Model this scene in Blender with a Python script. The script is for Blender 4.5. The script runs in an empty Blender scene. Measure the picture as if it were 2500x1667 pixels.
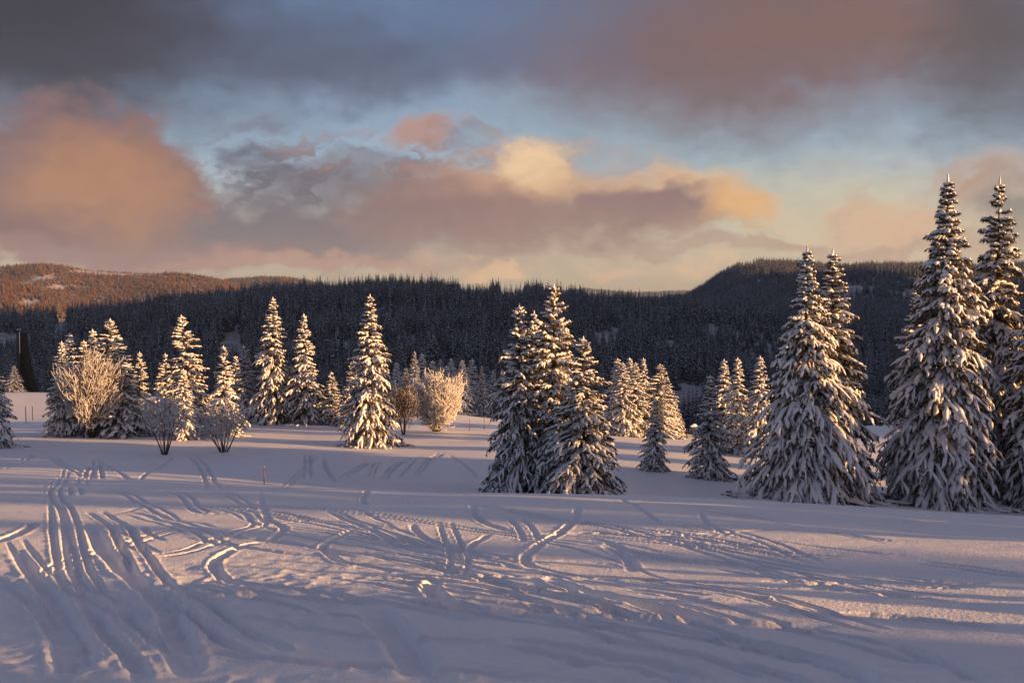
import bpy, math, random
import numpy as np
from mathutils import Vector

R = math.radians
sc = bpy.context.scene
col = sc.collection

# ------------------------------------------------------------------ camera
FPX = 2431.0            # focal length in photograph pixels (35 mm on 36 mm)
PITCH = math.atan(113.5 / FPX)
CP, SP = math.cos(PITCH), math.sin(PITCH)
cam_d = bpy.data.cameras.new('camera')
cam_d.lens = 35.0
cam_d.sensor_width = 36.0
cam_d.clip_start = 0.1
cam_d.clip_end = 40000
cam = bpy.data.objects.new('camera', cam_d)
cam.rotation_euler = (R(90) - PITCH, 0, 0)
cam.location = (0, 0, 0)
col.objects.link(cam)
sc.camera = cam

# ------------------------------------------------------------------ light and exposure
SUN_AZ, SUN_EL = 107.0, 7.5          # degrees clockwise from the view direction, above the horizon
sc.view_settings.view_transform = 'Standard'
sc.view_settings.look = 'None'
sc.view_settings.gamma = 1.0
EXPO = 1.42
sc.view_settings.exposure = EXPO
sc.view_settings.use_curve_mapping = False
try:
    sc.cycles.use_denoising = True
    sc.cycles.max_bounces = 6
    sc.cycles.diffuse_bounces = 3
    sc.cycles.volume_bounces = 0
    sc.cycles.transparent_max_bounces = 4
except Exception:
    pass

to_sun = Vector((math.sin(R(SUN_AZ)) * math.cos(R(SUN_EL)), math.cos(R(SUN_AZ)) * math.cos(R(SUN_EL)), math.sin(R(SUN_EL))))
sun_d = bpy.data.lights.new('sun', 'SUN')
sun_d.energy = 5.0
sun_d.angle = R(0.55)
sun_d.color = (1.0, 0.53, 0.21)
sun = bpy.data.objects.new('sun', sun_d)
sun.rotation_euler = to_sun.to_track_quat('Z', 'Y').to_euler()
col.objects.link(sun)


def lin(r, g, b):
    def f(c):
        c /= 255.0
        return c / 12.92 if c <= 0.04045 else ((c + 0.055) / 1.055) ** 2.4
    return (f(r), f(g), f(b))


world = bpy.data.worlds.new('World')
sc.world = world
world.use_nodes = True
try:
    world.cycles.sampling_method = 'MANUAL'
    world.cycles.sample_map_resolution = 512
except Exception:
    pass


def build_world():
    nt = world.node_tree
    N, L = nt.nodes, nt.links
    N.clear()

    def node(t, **kw):
        n = N.new(t)
        for k, v in kw.items():
            setattr(n, k, v)
        return n

    def math_(op, a, b=None, c=None, clamp=False):
        n = node('ShaderNodeMath', operation=op)
        n.use_clamp = clamp
        for i, v in enumerate((a, b, c)):
            if v is None:
                continue
            if isinstance(v, (int, float)):
                n.inputs[i].default_value = v
            else:
                L.new(v, n.inputs[i])
        return n.outputs[0]

    def vmath(op, a, b=None):
        n = node('ShaderNodeVectorMath', operation=op)
        for i, v in enumerate((a, b)):
            if v is None:
                continue
            if isinstance(v, (tuple, list)):
                n.inputs[i].default_value = v
            else:
                L.new(v, n.inputs[i])
        return n.outputs[1] if op == 'LENGTH' else n.outputs[0]

    def mix(f, a, b):
        n = node('ShaderNodeMix', data_type='RGBA')
        for i, v in ((0, f), (6, a), (7, b)):
            if isinstance(v, (int, float)):
                n.inputs[i].default_value = v
            elif isinstance(v, (tuple, list)):
                n.inputs[i].default_value = (*v[:3], 1)
            else:
                L.new(v, n.inputs[i])
        return n.outputs[2]

    def mrange(v, a, b, c=0.0, d=1.0, smooth=True):
        n = node('ShaderNodeMapRange', interpolation_type='SMOOTHSTEP' if smooth else 'LINEAR')
        L.new(v, n.inputs[0])
        for i, x in enumerate((a, b, c, d)):
            n.inputs[i + 1].default_value = x
        return n.outputs[0]

    def noise(vec, scale, detail, rough=0.5, dist=0.0):
        n = node('ShaderNodeTexNoise')
        L.new(vec, n.inputs['Vector'])
        n.inputs['Scale'].default_value = scale
        n.inputs['Detail'].default_value = detail
        n.inputs['Roughness'].default_value = rough
        n.inputs['Distortion'].default_value = dist
        return n

    STR = 0.076
    sky = node('ShaderNodeTexSky', sky_type='NISHITA')
    sky.sun_disc = False
    sky.sun_elevation = R(SUN_EL)
    sky.sun_rotation = R(SUN_AZ)
    sky.altitude = 1200
    sky.air_density = 1.0
    sky.dust_density = 1.6
    sky.ozone_density = 1.4
    gain = node('ShaderNodeMix', data_type='RGBA', blend_type='MULTIPLY')
    gain.inputs[0].default_value = 1.0
    L.new(sky.outputs[0], gain.inputs[6])
    gain.inputs[7].default_value = (0.90, 0.89, 1.05, 1)
    c = gain.outputs[2]

    tc = node('ShaderNodeTexCoord')
    d = tc.outputs['Generated']
    sp = node('ShaderNodeSeparateXYZ')
    L.new(d, sp.inputs[0])
    az = math_('MULTIPLY', math_('ARCTAN2', sp.outputs[0], sp.outputs[1]), 180 / math.pi)
    el = math_('MULTIPLY', math_('ARCSINE', sp.outputs[2]), 180 / math.pi)
    cb = node('ShaderNodeCombineXYZ')
    L.new(az, cb.inputs[0]); L.new(el, cb.inputs[1])
    P = cb.outputs[0]
    Ps = vmath('MULTIPLY', P, (0.62, 1.0, 1.0))
    # billow warp, two sizes
    n1 = noise(Ps, 0.22, 3, 0.5)
    w1 = vmath('MULTIPLY', vmath('SUBTRACT', n1.outputs['Color'], (0.5, 0.5, 0.5)), (7.0, 4.0, 0))
    n2 = noise(vmath('ADD', Ps, (31.0, 7.0, 0)), 0.70, 7, 0.60)
    w2 = vmath('MULTIPLY', vmath('SUBTRACT', n2.outputs['Color'], (0.5, 0.5, 0.5)), (4.2, 3.2, 0))
    PW = vmath('ADD', vmath('ADD', P, w1), w2)
    nf = noise(vmath('ADD', Ps, (3.0, 57.0, 0)), 0.65, 8, 0.62, 0.4).outputs['Fac']
    nd = math_('MULTIPLY', math_('SUBTRACT', nf, 0.5), 1.0)
    big = noise(vmath('ADD', vmath('MULTIPLY', P, (0.45, 1.0, 1.0)), (90.0, 12.0, 0)), 0.09, 4, 0.5).outputs['Fac']

    B = 1.0 / STR / 2 ** EXPO        # colours below are what the eye sees; the Background strength takes them down

    def C(r, g, b):
        return tuple(v * B for v in lin(r, g, b))

    # low milky layer towards the horizon, then a broken veil of stratus that goes all round
    c = mix(mrange(el, 9.0, 2.0, 0.0, 0.75), c, C(196, 176, 150))
    warm = mrange(az, -28.0, 20.0)
    veil_c = mix(warm, C(92, 92, 110), C(128, 106, 108))
    veil = math_('MULTIPLY', mrange(big, 0.36, 0.58), mrange(el, 7.0, 15.0))
    c = mix(math_('MULTIPLY', veil, 0.85), c, veil_c)

    def deg(px, py):
        x = (px - 1250.0)
        u = 833.5 - py
        X, Y, Z = x, FPX * CP + u * SP, -FPX * SP + u * CP
        return math.degrees(math.atan2(X, Y)), math.degrees(math.atan2(Z, math.hypot(X, Y)))

    def blob(px, py, rx, ry, colr, alpha=1.0, inner=0.55, outer=1.15, fine=0.5, warp=1.0):
        nonlocal c
        a, e = deg(px, py)
        k = 180 / math.pi / FPX
        src = PW if warp else P
        v = vmath('MULTIPLY', vmath('SUBTRACT', src, (a, e, 0)), (1 / (rx * k), 1 / (ry * k), 0))
        r = vmath('LENGTH', v)
        if fine:
            r = math_('ADD', r, math_('MULTIPLY', nd, fine))
        f = mrange(r, outer, inner, 0.0, alpha)
        c = mix(f, c, C(*colr))

    blob(1650, 330, 900, 150, (150, 172, 178), 0.55, 0.0, 1.3, 0.2)
    blob(560, 330, 420, 120, (138, 158, 170), 0.45, 0.0, 1.3, 0.2)
    blob(1250, 40, 1600, 170, (80, 100, 134), 0.7, 0.2, 1.3, 0.2)
    # high veils
    blob(60, 60, 780, 330, (60, 62, 76), 0.85, 0.2, 1.2, 0.3)
    blob(20, 40, 420, 240, (48, 50, 62), 0.7, 0.0, 1.2, 0.3)
    blob(880, 150, 420, 120, (80, 88, 110), 0.7, 0.1, 1.2, 0.5)
    blob(1900, 110, 760, 250, (120, 99, 103), 0.95, 0.2, 1.15, 0.35)
    blob(2120, 40, 520, 140, (128, 99, 92), 0.7, 0.1, 1.2, 0.3)
    blob(2480, 120, 260, 300, (80, 77, 82), 0.8, 0.1, 1.2, 0.3)
    # pale yellow light low on the right
    blob(2000, 530, 520, 150, (214, 204, 172), 0.7, 0.0, 1.3, 0.3)
    # slate bank in the middle and wisps above it
    blob(700, 570, 600, 90, (98, 94, 110), 0.9, 0.35, 1.25, 0.9)
    blob(820, 470, 330, 60, (104, 102, 116), 0.8, 0.2, 1.2, 1.3)
    blob(640, 400, 110, 55, (84, 88, 106), 0.8, 0.1, 1.2, 1.4)
    blob(880, 400, 220, 60, (122, 118, 130), 0.7, 0.1, 1.2, 1.6)
    blob(620, 305, 70, 26, (116, 116, 132), 0.6, 0.0, 1.2, 1.2)
    blob(1020, 335, 110, 45, (190, 140, 122), 0.8, 0.1, 1.2, 1.2)
    blob(1100, 350, 130, 20, (120, 112, 128), 0.5, 0.0, 1.2, 1.2)
    # slanting wisps with pale gaps
    rotv = node('ShaderNodeVectorRotate', rotation_type='Z_AXIS')
    L.new(PW, rotv.inputs['Vector']); rotv.inputs['Angle'].default_value = R(-28)
    wn = noise(vmath('MULTIPLY', rotv.outputs[0], (0.30, 1.0, 1.0)), 0.75, 7, 0.6, 0.2).outputs['Fac']
    for (px, py, rx, ry, colr, lo_, hi_) in ((800, 440, 470, 110, (98, 98, 114), .48, .60), (960, 380, 330, 70, (168, 132, 126), .52, .66), (2330, 500, 330, 110, (196, 160, 138), .50, .66)):
        a_, e_ = deg(px, py); k_ = 180 / math.pi / FPX
        rr_ = vmath('LENGTH', vmath('MULTIPLY', vmath('SUBTRACT', P, (a_, e_, 0)), (1 / (rx * k_), 1 / (ry * k_), 0)))
        f_ = math_('MULTIPLY', mrange(rr_, 1.15, 0.35, 0.0, 0.85), mrange(wn, lo_, hi_))
        c = mix(f_, c, C(*colr))
    # big lit cloud on the left
    blob(200, 425, 310, 210, (128, 102, 106), 0.95, 0.72, 1.06, 0.45)
    blob(240, 430, 270, 170, (184, 132, 100), 0.9, 0.2, 1.15, 0.4)
    blob(60, 560, 200, 90, (126, 94, 98), 0.7, 0.1, 1.2, 0.4)
    # large mauve cloud with a lit top
    blob(1180, 505, 340, 125, (158, 124, 114), 0.95, 0.5, 1.15, 0.7)
    blob(1340, 455, 330, 110, (190, 150, 130), 0.75, 0.0, 1.3, 0.6)
    blob(1290, 450, 240, 105, (206, 163, 132), 0.8, 0.05, 1.2, 0.8)
    blob(1330, 425, 130, 70, (232, 192, 150), 0.8, 0.1, 1.15, 1.2)
    blob(1305, 395, 85, 50, (246, 210, 166), 0.85, 0.0, 1.3, 0.8)
    blob(1180, 470, 120, 50, (176, 138, 122), 0.6, 0.0, 1.2, 0.9)
    blob(1060, 525, 290, 85, (136, 110, 112), 0.85, 0.1, 1.25, 0.8)
    blob(1270, 540, 240, 60, (150, 118, 112), 0.7, 0.1, 1.25, 0.8)
    # right cloud, dark flank and golden end
    blob(1620, 490, 290, 88, (232, 190, 146), 0.9, 0.4, 1.2, 0.6)
    blob(1570, 512, 270, 78, (134, 108, 112), 0.95, 0.25, 1.15, 0.6)
    blob(1790, 500, 130, 60, (236, 182, 122), 0.9, 0.1, 1.2, 0.5)
    blob(1450, 560, 260, 60, (148, 120, 114), 0.8, 0.2, 1.2, 0.6)
    # peach and grey scraps on the far right
    blob(2180, 560, 260, 60, (222, 176, 142), 0.75, 0.1, 1.2, 0.9)
    blob(2430, 460, 170, 60, (186, 152, 132), 0.7, 0.1, 1.2, 0.9)
    blob(2500, 520, 110, 80, (104, 102, 104), 0.7, 0.1, 1.2, 0.8)
    # layers near the horizon
    blob(250, 628, 700, 42, (150, 112, 114), 0.95, 0.3, 1.2, 0.5)
    blob(800, 640, 600, 26, (196, 148, 128), 0.7, 0.2, 1.2, 0.6)
    blob(1850, 602, 700, 22, (176, 150, 132), 0.8, 0.3, 1.2, 0.5)
    blob(1210, 648, 85, 30, (246, 202, 152), 0.9, 0.3, 1.15, 0.8)
    blob(1480, 662, 100, 22, (234, 190, 146), 0.7, 0.2, 1.15, 0.8)
    blob(1690, 655, 130, 26, (238, 196, 150), 0.7, 0.2, 1.15, 0.9)

    tex = noise(vmath('MULTIPLY', PW, (0.6, 1.0, 1.0)), 0.9, 8, 0.62, 0.2).outputs['Fac']
    tf = mrange(tex, 0.25, 0.75, 0.90, 1.10, False)
    tm = node('ShaderNodeVectorMath', operation='SCALE')
    L.new(c, tm.inputs[0]); L.new(tf, tm.inputs['Scale'])
    c = mix(mrange(el, 16.0, 7.0, 0.35, 1.0), c, tm.outputs[0])

    bg = node('ShaderNodeBackground')
    bg.inputs['Strength'].default_value = STR
    L.new(c, bg.inputs['Color'])
    out = node('ShaderNodeOutputWorld')
    L.new(bg.outputs[0], out.inputs['Surface'])


build_world()

# ------------------------------------------------------------------ helpers
_HC = (np.uint32(374761393), np.uint32(668265263), np.uint32(2147483647), np.uint32(1274126177))


def hash2(ix, iy, seed):
    with np.errstate(over='ignore'):
        h = ix.astype(np.int64).astype(np.uint32) * _HC[0] + iy.astype(np.int64).astype(np.uint32) * _HC[1] + np.uint32(seed * 7919 + 13)
        h = (h ^ (h >> np.uint32(13))) * _HC[3]
        h = h ^ (h >> np.uint32(16))
    return h.astype(np.float64) / 4294967295.0


def vnoise(x, y, seed=0):
    x = np.asarray(x, float); y = np.asarray(y, float)
    ix = np.floor(x); iy = np.floor(y)
    fx = x - ix; fy = y - iy
    fx = fx * fx * fx * (fx * (fx * 6 - 15) + 10); fy = fy * fy * fy * (fy * (fy * 6 - 15) + 10)
    a = hash2(ix, iy, seed); b = hash2(ix + 1, iy, seed); c = hash2(ix, iy + 1, seed); d = hash2(ix + 1, iy + 1, seed)
    return (a + (b - a) * fx) * (1 - fy) + (c + (d - c) * fx) * fy - 0.5


def fbm(x, y, seed=0, octs=4, gain=0.5):
    s = 0; a = 1.0
    for i in range(octs):
        s = s + a * vnoise(x * 2 ** i + 17.3 * i, y * 2 ** i - 9.1 * i, seed + i)
        a *= gain
    return s


def np_mesh(name, verts, faces, mats, mat_idx=None, smooth=True):
    """verts (n,3), faces list of int arrays (m,3) / (m,4)"""
    me = bpy.data.meshes.new(name)
    verts = np.ascontiguousarray(verts, dtype=np.float32)
    if not isinstance(faces, (list, tuple)):
        faces = [faces]
    faces = [np.asarray(f, dtype=np.int32) for f in faces if len(f)]
    loops = np.concatenate([f.ravel() for f in faces])
    tot = np.concatenate([np.full(len(f), f.shape[1], np.int32) for f in faces])
    start = np.concatenate([[0], np.cumsum(tot)[:-1]]).astype(np.int32)
    me.vertices.add(len(verts)); me.vertices.foreach_set('co', verts.ravel())
    me.loops.add(len(loops)); me.loops.foreach_set('vertex_index', loops)
    me.polygons.add(len(tot)); me.polygons.foreach_set('loop_start', start)
    try:
        me.polygons.foreach_set('loop_total', tot)
    except Exception:
        pass
    for m in (mats if isinstance(mats, (list, tuple)) else [mats]):
        me.materials.append(m)
    if mat_idx is not None:
        me.polygons.foreach_set('material_index', np.asarray(mat_idx, np.int32))
    me.polygons.foreach_set('use_smooth', np.full(len(tot), smooth))
    me.update(calc_edges=True)
    me.validate()
    return me


def link(name, data, parent=None, loc=None, rz=None, scale=None):
    o = bpy.data.objects.new(name, data)
    col.objects.link(o)
    if parent is not None:
        o.parent = parent
    if loc is not None:
        o.location = loc
    if rz is not None:
        o.rotation_euler = (0, 0, rz)
    if scale is not None:
        o.scale = scale
    return o


def tag(o, label=None, cat=None, group=None, kind=None):
    if label: o['label'] = label
    if cat: o['category'] = cat
    if group: o['group'] = group
    if kind: o['kind'] = kind
    return o


def tubes(P, rad, sides, cap=True):
    """P (n,K,3) curves, rad (n,K): swept tubes -> verts, [quads, tris]"""
    n, K, _ = P.shape
    T = np.gradient(P, axis=1)
    T /= np.linalg.norm(T, axis=2, keepdims=True) + 1e-9
    up = np.zeros_like(T); up[..., 2] = 1
    near = np.abs(T[..., 2]) > 0.97
    up[near] = (1, 0, 0)
    S = np.cross(T, up); S /= np.linalg.norm(S, axis=2, keepdims=True) + 1e-9
    U = np.cross(S, T)
    th = np.arange(sides) * 2 * math.pi / sides
    V = P[:, :, None, :] + rad[:, :, None, None] * (np.cos(th)[None, None, :, None] * S[:, :, None, :] + np.sin(th)[None, None, :, None] * U[:, :, None, :])
    return sweep_faces(V, cap)


def sweep_faces(V, cap=True):
    n, K, s, _ = V.shape
    base = (np.arange(n) * K * s)[:, None, None]
    k = np.arange(K - 1)[None, :, None] * s
    j = np.arange(s)[None, None, :]
    j2 = (j + 1) % s
    q = np.stack([base + k + j, base + k + j2, base + k + s + j2, base + k + s + j], -1).reshape(-1, 4)
    tr = []
    if cap:
        e = (np.arange(n) * K * s + (K - 1) * s)[:, None]
        for jj in range(1, s - 1):
            tr.append(np.stack([e[:, 0], e[:, 0] + jj, e[:, 0] + jj + 1], -1))
        tr = np.concatenate(tr)
    return V.reshape(-1, 3), [q, np.asarray(tr, int).reshape(-1, 3)]


def join(parts):
    """list of (verts, [quads, tris]) -> one"""
    vs, qs, ts, off = [], [], [], 0
    for v, f in parts:
        vs.append(v)
        for a in f:
            a = np.asarray(a)
            if len(a) == 0: continue
            (qs if a.shape[1] == 4 else ts).append(a + off)
        off += len(v)
    return np.concatenate(vs), [np.concatenate(qs) if qs else np.zeros((0, 4), int), np.concatenate(ts) if ts else np.zeros((0, 3), int)]


# ------------------------------------------------------------------ materials
def material(name, base, rough=0.7, noise_scale=None, base2=None, bump=0.0, bump_scale=30.0, spec=0.2, coords='Object', sss=0.0, translucent=0.0):
    m = bpy.data.materials.new(name)
    m.use_nodes = True
    nt = m.node_tree; N = nt.nodes; L = nt.links
    b = N['Principled BSDF']
    b.inputs['Base Color'].default_value = (*base, 1)
    b.inputs['Roughness'].default_value = rough
    b.inputs['Specular IOR Level'].default_value = spec
    tc = N.new('ShaderNodeTexCoord')
    if noise_scale:
        n = N.new('ShaderNodeTexNoise'); n.inputs['Scale'].default_value = noise_scale; n.inputs['Detail'].default_value = 4
        L.new(tc.outputs[coords], n.inputs['Vector'])
        r = N.new('ShaderNodeMapRange'); r.inputs[1].default_value = 0.35; r.inputs[2].default_value = 0.65
        L.new(n.outputs['Fac'], r.inputs[0])
        x = N.new('ShaderNodeMix'); x.data_type = 'RGBA'
        x.inputs[6].default_value = (*base, 1); x.inputs[7].default_value = (*base2, 1)
        L.new(r.outputs[0], x.inputs[0]); L.new(x.outputs[2], b.inputs['Base Color'])
    if bump:
        n = N.new('ShaderNodeTexNoise'); n.inputs['Scale'].default_value = bump_scale; n.inputs['Detail'].default_value = 5
        L.new(tc.outputs[coords], n.inputs['Vector'])
        bp = N.new('ShaderNodeBump'); bp.inputs['Strength'].default_value = bump; bp.inputs['Distance'].default_value = 0.05
        L.new(n.outputs['Fac'], bp.inputs['Height']); L.new(bp.outputs[0], b.inputs['Normal'])
    if translucent:
        tr = N.new('ShaderNodeBsdfTranslucent')
        tr.inputs['Color'].default_value = (*base, 1)
        mx = N.new('ShaderNodeMixShader'); mx.inputs[0].default_value = translucent
        L.new(b.outputs[0], mx.inputs[1]); L.new(tr.outputs[0], mx.inputs[2])
        L.new(mx.outputs[0], N['Material Output'].inputs['Surface'])
    return m


M_snow = material('field_snow', (0.80, 0.80, 0.83), 0.6, 0.35, (0.84, 0.84, 0.86), 0.30, 22.0, 0.2)
M_tsnow = material('branch_snow', (0.78, 0.78, 0.80), 0.65, 3.0, (0.86, 0.86, 0.88), 0.7, 9.0, 0.15)
M_needle = material('spruce_needles', (0.050, 0.045, 0.028), 0.75, 2.2, (0.20, 0.165, 0.125), spec=0.15, translucent=0.2)
M_bark = material('bark', (0.085, 0.060, 0.042), 0.9, 4.0, (0.045, 0.034, 0.026), 0.8, 12.0, 0.1)
M_twig = material('bare_twigs', (0.11, 0.075, 0.05), 0.85, 6.0, (0.06, 0.042, 0.03), spec=0.1)
M_frost = material('hoar_frost', (0.86, 0.84, 0.83), 0.7, 5.0, (0.74, 0.70, 0.68), spec=0.2, translucent=0.25)
M_fneedle = material('forest_needles', (0.070, 0.078, 0.090), 0.85, 0.5, (0.120, 0.128, 0.140), spec=0.1)
M_fsnow = material('forest_snow', (0.58, 0.60, 0.64), 0.8, 0.8, (0.70, 0.71, 0.74), spec=0.1)
M_floor = material('forest_floor_snow', (0.55, 0.55, 0.58), 0.9, 0.05, (0.30, 0.28, 0.27), spec=0.1)
M_red = material('red_paint', (0.26, 0.028, 0.026), 0.5, 8.0, (0.18, 0.022, 0.02), spec=0.4)
M_dark = material('dark_post', (0.035, 0.028, 0.024), 0.8, 5.0, (0.06, 0.045, 0.035), spec=0.2)
M_wood = material('weathered_boards', (0.030, 0.025, 0.019), 0.85, 2.5, (0.018, 0.015, 0.012), 0.5, 10.0, 0.15)
M_orange = material('orange_wood', (0.24, 0.10, 0.045), 0.7, 5.0, (0.18, 0.08, 0.04), spec=0.3)


# ------------------------------------------------------------------ pixel <-> place
def ray(px, py):
    u = 833.5 - py
    return np.array([px - 1250.0, FPX * CP + u * SP, -FPX * SP + u * CP])


def zr(py):                       # height per metre of forward distance on the row py
    u = 833.5 - np.asarray(py, float)
    return (-FPX * SP + u * CP) / (FPX * CP + u * SP)


def at(px, py, Y):
    r = ray(px, py)
    return r * (Y / r[1])


def row_top(py, Y):
    return float(zr(py) * Y)


# ------------------------------------------------------------------ the snowfield's relief
TPX = np.array([0, 500, 900, 1250, 1600, 2000, 2500.])
TAB = [
    (5,   [2080, 2080, 2080, 2080, 2080, 2080, 2080]),
    (8,   [1680, 1680, 1680, 1680, 1680, 1682, 1690]),
    (12,  [1455, 1455, 1457, 1458, 1460, 1465, 1475]),
    (18,  [1305, 1307, 1309, 1310, 1313, 1322, 1342]),
    (25,  [1225, 1229, 1232, 1234, 1238, 1252, 1288]),
    (33,  [1186, 1191, 1190, 1192, 1199, 1218, 1262]),
    (38,  [1178, 1184, 1192, 1196, 1204, 1224, 1270]),
    (46,  [1168, 1176, 1206, 1228, 1236, 1248, 1285]),
    (54,  [1158, 1167, 1202, 1220, 1226, 1236, 1270]),
    (62,  [1147, 1156, 1184, 1193, 1199, 1214, 1250]),
    (75,  [1117, 1123, 1133, 1137, 1142, 1162, 1185]),
    (90,  [1076, 1078, 1085, 1084, 1097, 1117, 1135]),
    (105, [1056, 1048, 1050, 1049, 1069, 1092, 1112]),
    (120, [1050, 1030, 1026, 1040, 1061, 1082, 1096]),
    (135, [1035, 1016, 1010, 1034, 1062, 1076, 1086]),
    (150, [1002,  998,  990, 1018, 1072, 1062, 1052]),
    (175, [ 962,  966,  970, 1028, 1100, 1040, 1010]),
    (200, [ 948,  970, 1005, 1060, 1140, 1050, 1010]),
    (240, [ 990, 1015, 1060, 1115, 1190, 1110, 1090]),
    (300, [1090, 1110, 1130, 1150, 1180, 1150, 1140]),
    (420, [1130, 1130, 1130, 1135, 1140, 1135, 1130]),
    (640, [1010, 1010, 1010, 1010, 1010, 1010, 1010]),
]
_tY = np.log(np.array([r[0] for r in TAB], float))
_tz = np.array([zr(np.array(r[1])) for r in TAB]) * np.exp(_tY)[:, None]
_gY = np.linspace(math.log(5), math.log(640), 700)
_gP = np.linspace(-700, 3200, 160)
_gz = np.array([[np.interp(y, _tY, _tz[:, j]) for y in _gY] for j in range(len(TPX))]).T
_gz = np.array([np.interp(_gP, TPX, row) for row in _gz])


def _blur(a, s, axis):
    k = np.exp(-0.5 * (np.arange(-3 * s, 3 * s + 1) / s) ** 2); k /= k.sum()
    pad = [(0, 0), (0, 0)]; pad[axis] = (3 * s, 3 * s)
    b = np.pad(a, pad, mode='edge')
    return np.apply_along_axis(lambda v: np.convolve(v, k, 'valid'), axis, b)


_gz = _blur(_blur(_gz, 7, 0), 8, 1)


def H0(X, Y):
    X = np.asarray(X, float); Y = np.asarray(Y, float)
    Yc = np.clip(Y, 5.0, 640)
    px = 1250 + FPX * X / np.maximum(Yc, 9.0)
    i = (np.log(Yc) - _gY[0]) / (_gY[1] - _gY[0]); j = (px - _gP[0]) / (_gP[1] - _gP[0])
    i = np.clip(i, 0, len(_gY) - 1.001); j = np.clip(j, 0, len(_gP) - 1.001)
    i0 = i.astype(int); j0 = j.astype(int); fi = i - i0; fj = j - j0
    z = (_gz[i0, j0] * (1 - fi) + _gz[i0 + 1, j0] * fi) * (1 - fj) + (_gz[i0, j0 + 1] * (1 - fi) + _gz[i0 + 1, j0 + 1] * fi) * fj
    return z + np.where(Y < 5.0, (5.0 - Y) * 0.12, 0.0)


_mY = np.exp(np.linspace(math.log(5.5), math.log(400), 2400))


def hit(px, py):
    r = ray(px, py)
    X = _mY * r[0] / r[1]; Z = _mY * r[2] / r[1]
    below = Z < H0(X, _mY)
    k = int(np.argmax(below)) if below.any() else 1500
    return np.array([X[k], _mY[k], float(H0(X[k], _mY[k]))])


# ------------------------------------------------------------------ ski tracks (photograph rows and columns, laid on the ground)
def Lc(pts): return [(x * 0.5315, 1100 + y * 0.5315) for x, y in pts]
def Rc(pts): return [(1250 + x * 0.5315, 1100 + y * 0.5315) for x, y in pts]


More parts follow.
